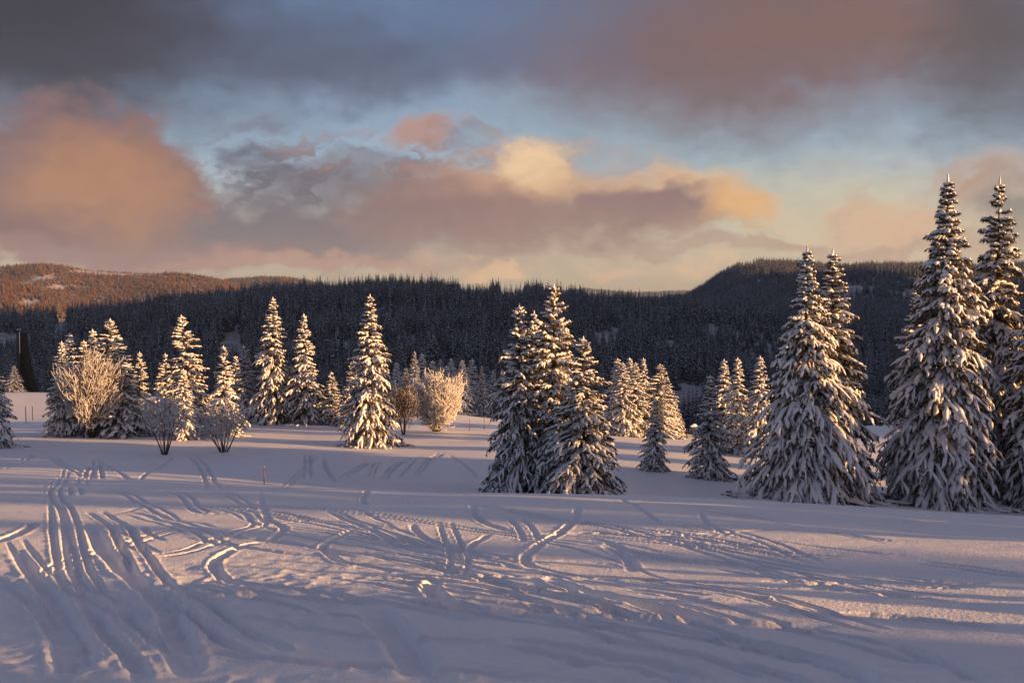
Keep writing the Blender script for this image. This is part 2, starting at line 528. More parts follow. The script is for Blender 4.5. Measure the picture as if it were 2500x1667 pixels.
TRACKS = [   # points, half width (m), depth (m), twin spacing (m or 0)
    (Lc([(430, 265), (470, 290), (540, 350), (590, 430), (650, 510), (720, 590), (850, 660), (960, 760), (1050, 850), (1150, 900), (1300, 960)]), .11, .10, .40),
    (Lc([(250, 200), (265, 290), (275, 380), (300, 480), (330, 580), (420, 640), (500, 690)]), .13, .10, .38),
    (Lc([(320, 50), (290, 130), (250, 200), (300, 260), (320, 330), (340, 450), (370, 540), (450, 640), (560, 720), (700, 830)]), .13, .10, .36),
    (Lc([(370, 330), (420, 370), (470, 450), (560, 530), (660, 600), (740, 680), (790, 790), (830, 900), (860, 1000), (880, 1060)]), .24, .13, 0),
    (Lc([(60, 460), (120, 520), (200, 600), (270, 700), (340, 830), (370, 930), (380, 1060)]), .20, .12, 0),
    (Lc([(1190, 195), (1200, 235), (1230, 300), (1300, 340), (1290, 370), (1230, 410), (1100, 440), (1000, 490), (985, 530), (1050, 580), (1150, 600), (1350, 630), (1550, 660), (1750, 700), (1950, 730), (2150, 770), (2352, 780)]), .20, .13, 0),
    (Lc([(1640, 340), (1560, 380), (1490, 420), (1490, 450), (1570, 500), (1720, 530), (1870, 550)]), .17, .12, 0),
    (Lc([(2040, 310), (2080, 400), (2110, 500), (2080, 580)]), .09, .10, .38),
    (Lc([(2050, 590), (1980, 610), (1990, 660), (2080, 710), (2200, 740), (2352, 750), (2500, 760)]), .20, .15, 0),
    (Lc([(1890, 320), (1920, 360), (2000, 400), (2100, 430), (2250, 490), (2352, 510)]), .16, .11, 0),
    (Lc([(1450, 260), (1600, 310), (1750, 370), (1850, 430), (2000, 470), (2150, 510), (2352, 530), (2600, 560)]), .20, .11, 0),
    (Lc([(1500, 265), (1700, 330), (1900, 400), (2060, 455)]), .12, .08, 0),
    (Lc([(700, 330), (850, 350), (980, 410), (1060, 440)]), .11, .08, .36),
    (Lc([(560, 490), (800, 470), (950, 430), (1100, 370), (1190, 330), (1160, 290), (1100, 265)]), .12, .08, .36),
    (Lc([(650, 350), (680, 390), (760, 420)]), .15, .10, 0),
    (Lc([(1680, 720), (1790, 820), (1870, 920), (1930, 1020), (1970, 1070)]), .34, .14, 0),
    (Lc([(900, 670), (1100, 650), (1400, 670), (1600, 690), (1750, 700)]), .18, .11, 0),
    (Lc([(-100, 330), (60, 340), (150, 345), (100, 390), (0, 430), (-100, 450)]), .25, .13, 0),
    (Lc([(300, 980), (600, 960), (760, 940), (950, 930), (1200, 960), (1500, 990), (1900, 1000), (2352, 1040), (2600, 1050)]), .13, .07, 0),
    (Lc([(420, 640), (520, 760), (600, 860), (700, 960), (760, 1060)]), .15, .10, .45),
    (Lc([(-50, 560), (120, 640), (260, 800), (300, 960), (320, 1067)]), .2, .12, 0),
    (Lc([(60, 420), (200, 560), (420, 620)]), .10, .08, .36),
    (Lc([(0, 600), (160, 560), (420, 470), (640, 420), (900, 340)]), .10, .07, .36),
    (Lc([(620, 135), (720, 80), (830, 10)]), .20, .09, 0),
    (Lc([(860, 10), (930, 70), (960, 130), (980, 180)]), .20, .10, .7),
    (Lc([(1700, 130), (1720, 70), (1760, 45)]), .18, .10, .5),
    (Lc([(1760, 140), (1800, 80), (1880, 35)]), .18, .10, .5),
    (Lc([(1830, 130), (1870, 80), (1930, 20)]), .18, .10, 0),
    (Lc([(1900, 130), (1960, 50), (2030, 10)]), .20, .10, .5),
    (Lc([(1560, 135), (1640, 80), (1720, 45)]), .18, .10, .5),
    (Lc([(1480, 20), (1500, 80), (1540, 140)]), .35, .14, 0),
    (Lc([(1410, 10), (1410, 130)]), .22, .11, .6),
    (Lc([(1300, 160), (1390, 90), (1440, 20)]), .20, .10, .5),
    (Lc([(440, 30), (450, 130)]), .25, .10, .6),
    (Lc([(440, 40), (400, 120), (370, 155)]), .2, .10, .5),
    (Lc([(0, 90), (120, 35), (200, 20)]), .2, .09, .6),
    (Lc([(450, 40), (560, 110), (650, 140)]), .2, .09, 0),
    (Lc([(230, 20), (300, 70), (420, 130)]), .2, .09, .6),
    (Lc([(2060, 20), (2150, 80), (2200, 135)]), .22, .10, 0),
    (Lc([(340, 170), (350, 210)]), .15, .1, .4),
    (Lc([(760, 190), (860, 220), (920, 270), (1080, 280)]), .13, .08, .36),
    (Lc([(1690, 170), (1670, 230), (1750, 250)]), .2, .12, 0),
    (Lc([(2170, 250), (2180, 290), (2230, 320), (2352, 350)]), .2, .12, 0),
    (Lc([(2250, 360), (2170, 410), (2160, 460), (2250, 500)]), .16, .11, 0),
    (Rc([(300, 250), (290, 300), (240, 350), (160, 390), (80, 450), (60, 500), (100, 540)]), .20, .13, 0),
    (Rc([(0, 620), (200, 640), (330, 660)]), .12, .09, 0),
    (Rc([(240, 570), (180, 580), (210, 610), (330, 650), (500, 690), (750, 730), (950, 770), (1200, 780), (1500, 790)]), .20, .14, 0),
    (Rc([(0, 740), (150, 760), (350, 800), (600, 820)]), .16, .10, 0),
    (Rc([(50, 700), (250, 740), (480, 800)]), .08, .07, 0),
    (Rc([(930, 840), (1150, 880), (1350, 930), (1550, 990), (1700, 1067)]), .22, .14, 0),
    (Rc([(1040, 940), (1200, 990), (1400, 1060)]), .11, .09, 0),
    (Rc([(1700, 860), (1900, 930), (2080, 1000), (2200, 1067)]), .2, .10, 0),
    (Rc([(200, 380), (400, 400), (550, 450), (750, 480), (1000, 500), (1200, 560), (1350, 610), (1600, 660), (2000, 700), (2352, 720)]), .20, .12, 0),
    (Rc([(420, 420), (520, 470), (560, 540)]), .22, .10, 0),
    (Rc([(470, 190), (600, 270), (700, 340)]), .15, .08, 0),
    (Rc([(850, 260), (900, 330), (1000, 400)]), .15, .07, 0),
    (Rc([(0, 300), (60, 340), (90, 400)]), .12, .08, .4),
    (Rc([(900, 600), (1250, 640), (1700, 650)]), .14, .08, 0),
    (Rc([(1500, 740), (1800, 760), (2300, 810)]), .16, .09, 0),
    (Rc([(300, 860), (700, 900), (1000, 960), (1300, 1050)]), .16, .09, 0),
    (Rc([(-100, 880), (300, 930), (700, 1000), (900, 1060)]), .16, .08, .4),
    (Lc([(1000, 760), (1300, 800), (1600, 860), (2000, 880), (2400, 890)]), .15, .08, 0),
]
_rs = np.random.RandomState(5)
for _k in range(34):              # long shallow turns carved across the right half
    x0 = _rs.uniform(200, 1900); y0 = _rs.uniform(215, 700); ln = _rs.uniform(250, 800); sl = _rs.uniform(.03, .12)
    TRACKS.append((Rc([(x0, y0), (x0 + ln * .33, y0 + ln * sl * .5), (x0 + ln * .7, y0 + ln * sl * 1.0), (x0 + ln, y0 + ln * sl * 1.15)]), _rs.uniform(.07, .16), _rs.uniform(.04, .08), 0 if _rs.rand() < .6 else .36))
for _k in range(20):
    x0 = _rs.uniform(0, 2000); y0 = _rs.uniform(170, 420); ln = _rs.uniform(150, 420); sl = _rs.uniform(-.25, .35)
    TRACKS.append((Lc([(x0, y0), (x0 + ln * .4, y0 + ln * sl * .3), (x0 + ln * .8, y0 + ln * sl * .8), (x0 + ln, y0 + ln * sl * 1.1)]), _rs.uniform(.07, .13), _rs.uniform(.03, .06), 0 if _rs.rand() < .5 else .36))


for _k in range(20, 62):              # many thin older tracks: down the left side, and sweeping across the middle
    if _k < 20:
        x0 = _rs.uniform(-100, 800); y0 = _rs.uniform(1195, 1330); dx = _rs.uniform(60, 420); dy = _rs.uniform(170, 400); am = _rs.uniform(10, 45); ph = _rs.rand() * 6.28
    else:
        x0 = _rs.uniform(350, 1700); y0 = _rs.uniform(1205, 1480); dx = _rs.uniform(350, 1000); dy = dx * _rs.uniform(.05, .24); am = _rs.uniform(4, 16); ph = _rs.rand() * 6.28
    t_ = np.linspace(0, 1, 7)
    if _k < 20: q_ = [(x0 + dx * t + am * math.sin(ph + 5 * t), y0 + dy * t) for t in t_]
    else: q_ = [(x0 + dx * t, y0 + dy * t ** 1.3 + am * math.sin(ph + 4 * t)) for t in t_]
    TRACKS.append((q_, .10, _rs.uniform(.05, .10), 0 if _rs.rand() < .4 else .38))


def smooth_line(P, n):
    P = np.asarray(P, float)
    if len(P) == 2:
        t = np.linspace(0, 1, n)[:, None]
        return P[0] * (1 - t) + P[1] * t
    Q = np.vstack([2 * P[0] - P[1], P, 2 * P[-1] - P[-2]])
    out = []
    m = max(4, n // (len(P) - 1))
    for i in range(1, len(Q) - 2):
        t = np.linspace(0, 1, m, endpoint=False)[:, None]
        a, b, c, d = Q[i - 1], Q[i], Q[i + 1], Q[i + 2]
        out.append(0.5 * (2 * b + (c - a) * t + (2 * a - 5 * b + 4 * c - d) * t ** 2 + (3 * b - a - 3 * c + d) * t ** 3))
    out.append(P[-1:])
    return np.vstack(out)


def build_snowfield():
    # forward rows: dense where the field is near
    rows = np.concatenate([np.linspace(-60, 2, 18), np.linspace(3.5, 6.6, 8),
                           1 / np.linspace(1 / 6.9, 1 / 37.0, 480), np.linspace(37.6, 60, 26), 1 / np.linspace(1 / 60.5, 1 / 160., 150),
                           np.linspace(163, 330, 40), np.linspace(345, 640, 16)])
    ui = np.linspace(-0.60, 0.60, 730)
    uo = 0.6 + 3.4 * (np.linspace(0, 1, 34)[1:] ** 1.8)
    us = np.concatenate([-uo[::-1], ui, uo])
    W = 0.5 * (rows + np.sqrt(rows ** 2 + 40)) + 1.0
    X = us[None, :] * W[:, None]
    Y = np.repeat(rows[:, None], len(us), 1)
    Z = H0(X, Y)
    nearw = np.clip((60 - Y) / 40, 0, 1)
    inf = (np.abs(X) < 0.62 * W[:, None])
    # soft drifts and wind ripples
    Z += 0.20 * fbm(X / 10, Y / 6, 3, 2) * np.clip(Y / 12, 0, 1)
    Z += 0.05 * fbm(X / 3.6, Y / 1.1, 11, 2) * (0.4 + 0.6 * nearw)
    fine = fbm(X / 0.22, Y / 0.22, 21, 3)
    Z += 0.006 * fine * nearw
    # grooves
    D = np.zeros_like(Z); BERM = np.zeros_like(Z)
    for pts, hw, dep, twin in TRACKS:
        near = np.mean([p_[1] for p_ in pts]) > 1400
        hw = max(hw * (.56 if near else .40), .040); twin = twin * (.80 if near else .72); dep = dep * (.88 if near else .56)
        w = np.array([hit(px, min(py, 1720))[:2] for px, py in smooth_line(pts, 24)])
        keep = [0]
        for i in range(1, len(w)):
            if np.linalg.norm(w[i] - w[keep[-1]]) > 0.12: keep.append(i)
        w = w[keep]
        if len(w) < 2: continue
        if abs(w[-1, 0] - w[0, 0]) > 1.5 * abs(w[-1, 1] - w[0, 1]) and len(pts) < 9:      # a track across the slope shows as one soft trough
            hw = max(hw, .0055 * w[:, 1].mean()); twin = 0
        lines = [w]
        if twin:
            t = np.gradient(w, axis=0); t /= np.linalg.norm(t, axis=1, keepdims=True) + 1e-9
            nrm = np.stack([-t[:, 1], t[:, 0]], 1)
            lines = [w + nrm * twin / 2, w - nrm * twin / 2]
        for q in lines:
            mx = hw * 4 + .25
            r0 = np.searchsorted(rows, q[:, 1].min() - mx); r1 = np.searchsorted(rows, q[:, 1].max() + mx)
            if r1 <= r0: continue
            sub = (slice(r0, r1), slice(33, -33))
            x = X[sub]; y = Y[sub]
            dist = np.full(x.shape, 99.0); par = np.zeros(x.shape)
            nseg = len(q) - 1
            for i in range(nseg):
                a, b = q[i], q[i + 1]
                ylo, yhi = min(a[1], b[1]) - mx, max(a[1], b[1]) + mx
                s0 = np.searchsorted(rows[r0:r1], ylo); s1 = np.searchsorted(rows[r0:r1], yhi)
                if s1 <= s0: continue
                xx = x[s0:s1]; yy = y[s0:s1]
                ab = b - a; L2 = ab @ ab + 1e-9
                t = np.clip(((xx - a[0]) * ab[0] + (yy - a[1]) * ab[1]) / L2, 0, 1)
                dd = np.hypot(xx - a[0] - t * ab[0], yy - a[1] - t * ab[1])
                better = dd < dist[s0:s1]
                dist[s0:s1] = np.where(better, dd, dist[s0:s1])
                par[s0:s1] = np.where(better, (i + t) / nseg, par[s0:s1])
            rough = 1 + 0.24 * vnoise(x / .5, y / .5, 5) + .14 * vnoise(x / .16, y / .16, 6)
            e = dist / hw * rough
            fade = np.clip(np.minimum(par, 1 - par) * 4.5, 0.0, 1)
            gro = np.clip((1.2 - e) / .62, 0, 1); gro = gro * gro * (3 - 2 * gro)
            D[sub] = np.maximum(D[sub], dep * gro * fade)
            berm = np.exp(-((e - 1.5) / 0.32) ** 2)
            BERM[sub] = np.maximum(BERM[sub], dep * 0.30 * berm * fade)
    lump = np.clip(fbm(X / 0.16, Y / 0.16, 77, 2) + 0.1, 0, 1)
    grd = np.clip((70 - Y) / 45, 0.45, 1)
    Z += (-D + BERM * (0.45 + 0.9 * lump)) * (np.clip(.85 + Y / 60, 1.0, 2.3) + np.clip((Y - 45) / 15, 0, 1.4)) 
    # broken crust beside the grooves
    Z += np.clip((BERM + D) / .05, 0, 1) * .028 * (.2 - np.abs(fbm(X / .2, Y / .2, 95, 2))) * nearw
    # churned snow at the lower left and along the bottom edge
    churn = np.clip(1.3 - np.hypot((X + 4.2) / 3.6, (Y - 11.0) / 4.5), 0, 1) + np.clip((10.2 - Y) / 2.0 + 1.6 * vnoise(X / 2.2, Y / 1.1, 44), 0, 1) * (np.abs(X) < 8) * (Y < 11.5)
    Z += np.clip(churn, 0, 1) * (0.05 * fbm(X / .7, Y / .6, 91, 3, .5) + .07 * (.25 - np.abs(fbm(X / .32, Y / .32, 93, 2))))
    n, m = Z.shape
    V = np.stack([X, Y, Z], -1).reshape(-1, 3)
    i = np.arange(n - 1)[:, None] * m; j = np.arange(m - 1)[None, :]
    q = np.stack([i + j, i + j + 1, i + m + j + 1, i + m + j], -1).reshape(-1, 4)
    me = np_mesh('snowfield', V, [q], M_snow)
    tag(link('snowfield', me), kind='structure')


build_snowfield()

# ------------------------------------------------------------------ forested hills
def hill(name, sky_px, sky_py, Yc, Yf, zf, treepx, px0, px1, npx=140, nt=60, back=0.35, rough=1.0, seed=1, pw=1.0):
    """a ridge whose crest lies at distance Yc below the skyline rows (less the trees on it) and whose foot is at Yf"""
    px = np.linspace(px0, px1, npx)
    crest = np.interp(px, sky_px, sky_py) + treepx
    zc = zr(crest) * Yc
    t = np.concatenate([np.linspace(0, 1, nt), 1 + np.linspace(0, 1, 14)[1:]])
    Y = np.where(t <= 1, Yf + (Yc - Yf) * t, Yc * (1 + back * (t - 1)))
    s = np.clip(t, 0, 1) ** pw
    s = s * 0.65 + (3 * s * s - 2 * s ** 3) * 0.35
    u = (px - 1250) / FPX
    X = u[None, :] * Y[:, None]
    YY = np.repeat(Y[:, None], npx, 1)
    Z = zf + (zc[None, :] - zf) * s[:, None]
    fall = np.clip(t - 1, 0, 1)[:, None]
    Z = Z - fall ** 1.3 * (zc[None, :] - zf)
    k = (Yc - Yf) / 900.0
    nz = fbm(X / (260 * k), YY / (200 * k), seed, 4) * 34 * k * rough
    Z = Z + nz * np.sin(np.clip(t, 0, 1) * math.pi)[:, None]
    V = np.stack([X, YY, Z], -1)
    n, m = Z.shape
    i = np.arange(n - 1)[:, None] * m; j = np.arange(m - 1)[None, :]
    q = np.stack([i + j, i + j + 1, i + m + j + 1, i + m + j], -1).reshape(-1, 4)
    me = np_mesh(name, V.reshape(-1, 3), [q], M_floor)
    tag(link(name, me), kind='structure')
    return dict(V=V, t=t, px=px)


def scatter(h, spacing, rng, tmin=0.0, tmax=1.12):
    """points spread over a hill sheet, about one per spacing^2"""
    V = h['V']; n, m, _ = V.shape
    a = V[:-1, :-1]; b = V[:-1, 1:]; c = V[1:, 1:]; d = V[1:, :-1]
    area = 0.5 * np.abs((c[..., 0] - a[..., 0]) * (d[..., 1] - b[..., 1]) - (d[..., 0] - b[..., 0]) * (c[..., 1] - a[..., 1]))
    tt = h['t'][:-1][:, None]
    area = area * ((tt >= tmin) & (tt < tmax))
    cnt = rng.poisson(area / spacing ** 2)
    idx = np.repeat(np.arange(cnt.size), cnt.ravel())
    u = rng.rand(len(idx))[:, None]; v = rng.rand(len(idx))[:, None]
    A, B, C, D = (q.reshape(-1, 3)[idx] for q in (a, b, c, d))
    return (A * (1 - u) + B * u) * (1 - v) + (D * (1 - u) + C * u) * v


hill_main = hill('forest_hill', [-900, -200, 0, 160, 300, 400, 560, 700, 850, 950, 1080, 1180, 1300, 1400, 1500, 1640, 1800, 2100, 2500, 3400],
                 [775, 772, 766, 752, 740, 724, 706, 692, 683, 677, 680, 686, 692, 706, 716, 722, 738, 752, 758, 760], 1300, 430, -72, 33, -900, 3400, 200, 70, seed=4)
hill_right = hill('mountain', [1300, 1600, 1680, 1720, 1760, 1800, 1850, 1950, 2050, 2250, 2400, 2500, 2700, 3000, 3600, 4600],
                  [745, 728, 714, 690, 660, 640, 629, 632, 643, 639, 644, 634, 636, 640, 640, 640], 2250, 1150, -40, 19, 1300, 4600, 170, 60, seed=9, rough=.8)
hill_l1 = hill('far_left_foothill', [-900, -200, 0, 60, 130, 200, 260, 330, 420, 520], [668, 674, 682, 692, 712, 728, 742, 756, 770, 790], 3600, 2500, -190, 9, -900, 520, 70, 36, seed=14)
hill_l2 = hill('far_left_ridge', [-900, -200, 0, 110, 220, 330, 440, 520, 580, 620, 680, 800], [660, 655, 648, 641, 655, 662, 664, 676, 692, 708, 730, 770], 5000, 3700, -230, 7, -900, 800, 90, 44, seed=22)
hill_l3 = hill('far_back_ridge', [300, 480, 560, 640, 690, 740, 780, 840, 950], [700, 686, 679, 674, 674, 680, 690, 706, 740], 6600, 5200, -250, 5, 300, 950, 60, 30, seed=31)
hill_gap = hill('far_gap_hills', [1150, 1300, 1390, 1430, 1480, 1540, 1600, 1660, 1760, 1900], [730, 716, 708, 704, 709, 714, 713, 709, 716, 740], 9500, 7200, -300, 2, 1150, 1900, 60, 20, seed=37, rough=.5)


# unseen ridge added on the right, shaped to keep low sun off the forest
def build_shade_ridge():
    y = np.linspace(-460, 2100, 72); x = np.linspace(0, 1, 30)
    YY = np.repeat(y[:, None], 30, 1)
    X = 0.62 * np.maximum(YY, 0) + 190 + x[None, :] * 1700
    s = np.sin(np.clip((YY + .306 * X - 142) / 60, 0, 1) * math.pi / 2) * np.clip((1400 - YY) / 450, 0, 1) ** .6
    Z = -75 + ((x ** .7) ** 1.0)[None, :] * 560 * s + 20 * fbm(X / 200, YY / 200, 41, 3)
    n, m = Z.shape
    i = np.arange(n - 1)[:, None] * m; j = np.arange(m - 1)[None, :]
    q = np.stack([i + j, i + j + 1, i + m + j + 1, i + m + j], -1).reshape(-1, 4)
    V = np.stack([X, YY, Z], -1)
    tag(link('shade_ridge', np_mesh('shade_ridge', V.reshape(-1, 3), [q], M_floor)), kind='structure')
    return dict(V=V, t=np.full(n, .5), px=None)


valley = build_shade_ridge()

# one sheet of land under everything, out to the horizon
def build_lowland():
    a = np.linspace(0, 2 * math.pi, 97)[:-1]
    rr = np.array([0, 500, 1500, 4000, 8000, 13000.])
    V = [(0, 0, -110)]
    for r in rr[1:]:
        for t in a: V.append((r * math.cos(t), r * math.sin(t), -110 - r * 0.024))
    V = np.array(V); n = len(a)
    tri = np.array([(0, 1 + i, 1 + (i + 1) % n) for i in range(n)])
    qs = []
    for k in range(len(rr) - 2):
        for i in range(n):
            p = 1 + k * n; qs.append((p + i, p + n + i, p + n + (i + 1) % n, p + (i + 1) % n))
    tag(link('lowland', np_mesh('lowland', V, [np.array(qs), tri], M_floor)), kind='structure')


build_lowland()

# ------------------------------------------------------------------ spruces
def make_spruce(seed, H, Rb, nw=36, nb=8, K=6, M=9, droop=0.75, snow=1.0, prof=0.85, needles=1.0, lean=0.0, gaps=0.0, twin=False, tw_sides=4):
    """meshes (trunk, needles, snow) for a snow laden spruce of height H and base radius Rb"""
    rng = np.random.RandomState(seed)
    zs = H * (0.025 + 0.945 * np.linspace(0, 1, nw) ** 0.93)
    lev, azs = [], []
    for i, z in enumerate(zs):
        t = z / H
        n = max(4, int(round(nb * (1.05 - 0.45 * t))))
        a0 = rng.rand() * 6.28
        for k in range(n):
            if rng.rand() < gaps * (0.3 + t): continue
            lev.append(min(z + rng.uniform(-.95, .95) * H / nw, .965 * H)); azs.append(a0 + (k + rng.uniform(-.32, .32)) * 2 * math.pi / n)
    zb = np.array(lev); az = np.array(azs); B = len(zb)
    t = np.clip(zb / H, 0, 1)
    irr = 1 + 0.6 * vnoise(np.cos(az) * 1.3 + 7, t * 7 + np.sin(az) * 1.3, seed)
    Lb = Rb * np.clip(1 - t, 0.0, 1) ** prof * rng.uniform(.66, 1.12, B) * irr
    Lb = np.maximum(Lb, 0.022 * H * (1.15 - t) + .08)
    low = np.clip(t / 0.06, 0, 1); Lb *= 0.82 + 0.18 * low
    s = np.linspace(0, 1, K)[None, :]
    p0 = np.tan(np.radians(-14 + 52 * t ** 1.6 + rng.uniform(-9, 9, B)))[:, None]
    dr = (droop * (1.0 - 0.55 * t) * rng.uniform(.75, 1.25, B))[:, None]
    rad = Lb[:, None] * (s - 0.16 * dr * s ** 2)
    zz = zb[:, None] + Lb[:, None] * (p0 * s - dr * s ** 1.7 * 0.75 + 0.10 * s ** 4)
    aa = az[:, None] + rng.uniform(-.25, .25, B)[:, None] * s
    zz = np.maximum(zz, 0.10 + 0.06 * rng.rand(B)[:, None])
    P = np.stack([rad * np.cos(aa), rad * np.sin(aa), zz], -1)
    P[..., 0] += lean * (zz / H) ** 2
    T = np.gradient(P, axis=1); T /= np.linalg.norm(T, axis=2, keepdims=True) + 1e-9
    up = np.array([0, 0, 1.0])
    S = np.cross(T, up); S /= np.linalg.norm(S, axis=2, keepdims=True) + 1e-9
    # side twigs
    sj = np.linspace(0.20, 0.97, M)
    fi = sj * (K - 1); i0 = np.minimum(fi.astype(int), K - 2); f = (fi - i0)[None, :, None]
    Pj = P[:, i0] * (1 - f) + P[:, i0 + 1] * f
    Tj = T[:, i0] * (1 - f) + T[:, i0 + 1] * f
    Sj = S[:, i0]
    sg = np.where((np.arange(M)[None, :] + rng.randint(0, 2, (B, 1))) % 2 == 0, 1.0, -1.0)[..., None]
    spread = rng.uniform(.35, 1.0, (B, M, 1))
    dirs = Tj * rng.uniform(.65, 1.1, (B, M, 1)) + Sj * sg * spread * .75 + rng.normal(0, .12, (B, M, 3))
    dirs /= np.linalg.norm(dirs, axis=2, keepdims=True)
    l2 = np.clip(Lb[:, None] * 0.36 * (1.05 - 0.55 * sj[None, :]) * rng.uniform(.6, 1.25, (B, M)), 0.10, 1.25)
    q = np.array([0, .36, .7, 1.0])[None, None, :, None]
    Q = Pj[:, :, None, :] + dirs[:, :, None, :] * l2[:, :, None, None] * q
    Q[..., 2] -= (l2 * (0.25 + 0.55 * dr))[:, :, None] * np.array([0, .16, .52, 1.0])
    Q[:, :, 1:3] += rng.normal(0, 1, (B, M, 2, 3)) * (l2 * .07)[:, :, None, None]
    Q[..., 2] = np.maximum(Q[..., 2], 0.07)
    Q = Q.reshape(-1, 4, 3)
    # needles: short dark blades hanging from limbs and twigs
    def blades(C, per, ln, wd, bsc):
        n, k, _ = C.shape
        u = rng.rand(n, per) ** .8 * (k - 1) * 0.999
        a = u.astype(int); fr = (u - a)[..., None]
        r = np.arange(n)[:, None]
        p = C[r, a] * (1 - fr) + C[r, a + 1] * fr
        tg = C[r, a + 1] - C[r, a]; tg /= np.linalg.norm(tg, axis=2, keepdims=True) + 1e-9
        sd = np.cross(tg, up); sd /= np.linalg.norm(sd, axis=2, keepdims=True) + 1e-9
        dv = tg * rng.uniform(.2, .9, (n, per, 1)) + sd * rng.uniform(-1, 1, (n, per, 1)) + np.array([0, 0, -1.0]) * rng.uniform(-.1, .95, (n, per, 1))
        dv /= np.linalg.norm(dv, axis=2, keepdims=True)
        L_ = rng.uniform(.55, 1.25, (n, per, 1)) * ln * bsc; W_ = wd * rng.uniform(.7, 1.3, (n, per, 1)) * bsc
        ax = tg + rng.normal(0, .45, (n, per, 3))
        v = np.stack([p - ax * W_, p + ax * W_, p + dv * L_ + rng.normal(0, .02, (n, per, 3))], 2).reshape(-1, 3)
        return v, [np.zeros((0, 4), int), np.arange(len(v)).reshape(-1, 3)]
    bl = 0.15 + 0.010 * H
    bs = np.clip(.28 + .45 * Lb, .3, 1.0)[:, None, None]
    nv = join([blades(P, int(26 * needles), bl * 1.15, bl * .20, bs), blades(Q, max(3, int(9 * needles)), bl, bl * .19, np.repeat(bs, M, 0))])
    # snow rolls on limbs
    ks = np.linspace(0.16, 1.02, K + 1)
    fi = np.minimum(ks * (K - 1), K - 1.0); i0 = np.minimum(fi.astype(int), K - 2); f = (fi - i0)[None, :, None]
    C = P[:, i0] * (1 - f) + P[:, i0 + 1] * f
    r0 = (np.clip(0.062 + 0.018 * Lb, .070, .118) * (.92 + .18 * t))[:, None] * snow * (H / 14) ** .35
    pr = np.array([.35] + [1.0] * (K - 1) + [.35])[None, :] * (0.62 + 0.38 * np.sin(np.linspace(.3, 2.8, K + 1)))[None, :]
    rr = r0 * pr * rng.uniform(.6, 1.3, (B, K + 1)) * np.where(rng.rand(B, K + 1) < .12, .45, 1)

    def snow_roll(C, rr, sides, wide, flat):
        n, k, _ = C.shape
        Tc = np.gradient(C, axis=1); Tc /= np.linalg.norm(Tc, axis=2, keepdims=True) + 1e-9
        Sc = np.cross(Tc, up); Sc /= np.linalg.norm(Sc, axis=2, keepdims=True) + 1e-9
        Uc = np.cross(Sc, Tc)
        th = np.arange(sides) * 2 * math.pi / sides + .3
        cs = np.cos(th) * wide; sn = np.where(np.sin(th) < 0, np.sin(th) * .45, np.sin(th) * flat)
        jit = rng.uniform(.66, 1.34, (n, k, sides, 1))
        V = C[:, :, None, :] + Uc[:, :, None, :] * (rr * .35)[:, :, None, None] + rr[:, :, None, None] * jit * (cs[None, None, :, None] * Sc[:, :, None, :] + sn[None, None, :, None] * Uc[:, :, None, :])
        return sweep_faces(V)
    sv = [snow_roll(C, rr, 5, 1.25, 1.0)]
    keep = rng.rand(len(Q)) < np.repeat(np.clip((.70 + .3 * t) * snow, 0, 1), M)
    Qk = Q[keep]
    rq = np.clip(np.repeat(r0[:, 0], M)[keep] * .80, .042, .10)[:, None] * np.array([.7, 1.0, .85, .35])[None, :] * rng.uniform(.5, 1.4, (len(Qk), 4))
    sv.append(snow_roll(Qk, rq, tw_sides, 1.25, .95))
    # leader
    tp = np.array([[[lean * .96, 0, H * .955], [lean, 0, H * .985], [lean, 0, H * 1.0]]])
    sv.append(tubes(tp, np.array([[.05, .05, .02]]) * (H / 12) ** .5 * snow, 5))
    sv = join(sv)
    zt = np.linspace(-0.4, H * .985, 9)
    tr = np.stack([lean * np.clip(zt / H, 0, 1) ** 2, np.zeros(9), zt], -1)[None]
    r_ = (0.0125 * H + .03) * np.clip(1 - zt / H, 0.03, 1)
    tv = tubes(tr, r_[None], 8)
    nm = 'spruce_%d' % seed
    return (np_mesh(nm + '_trunk', tv[0], tv[1], M_bark), np_mesh(nm + '_crown', nv[0], nv[1], M_needle, smooth=False), np_mesh(nm + '_snow', sv[0], sv[1], M_tsnow), H)


def put_spruce(proto, loc, rz, sxy, sz, label, group, name='spruce_tree'):
    o = link(name, None, None, loc, rz, (sxy, sxy, sz))
    tag(o, label, 'tree', group)
    o.empty_display_size = 0.5
    link('trunk', proto[0], o)
    c = link('crown', proto[1], o)
    link('snow', proto[2], c)
    return o


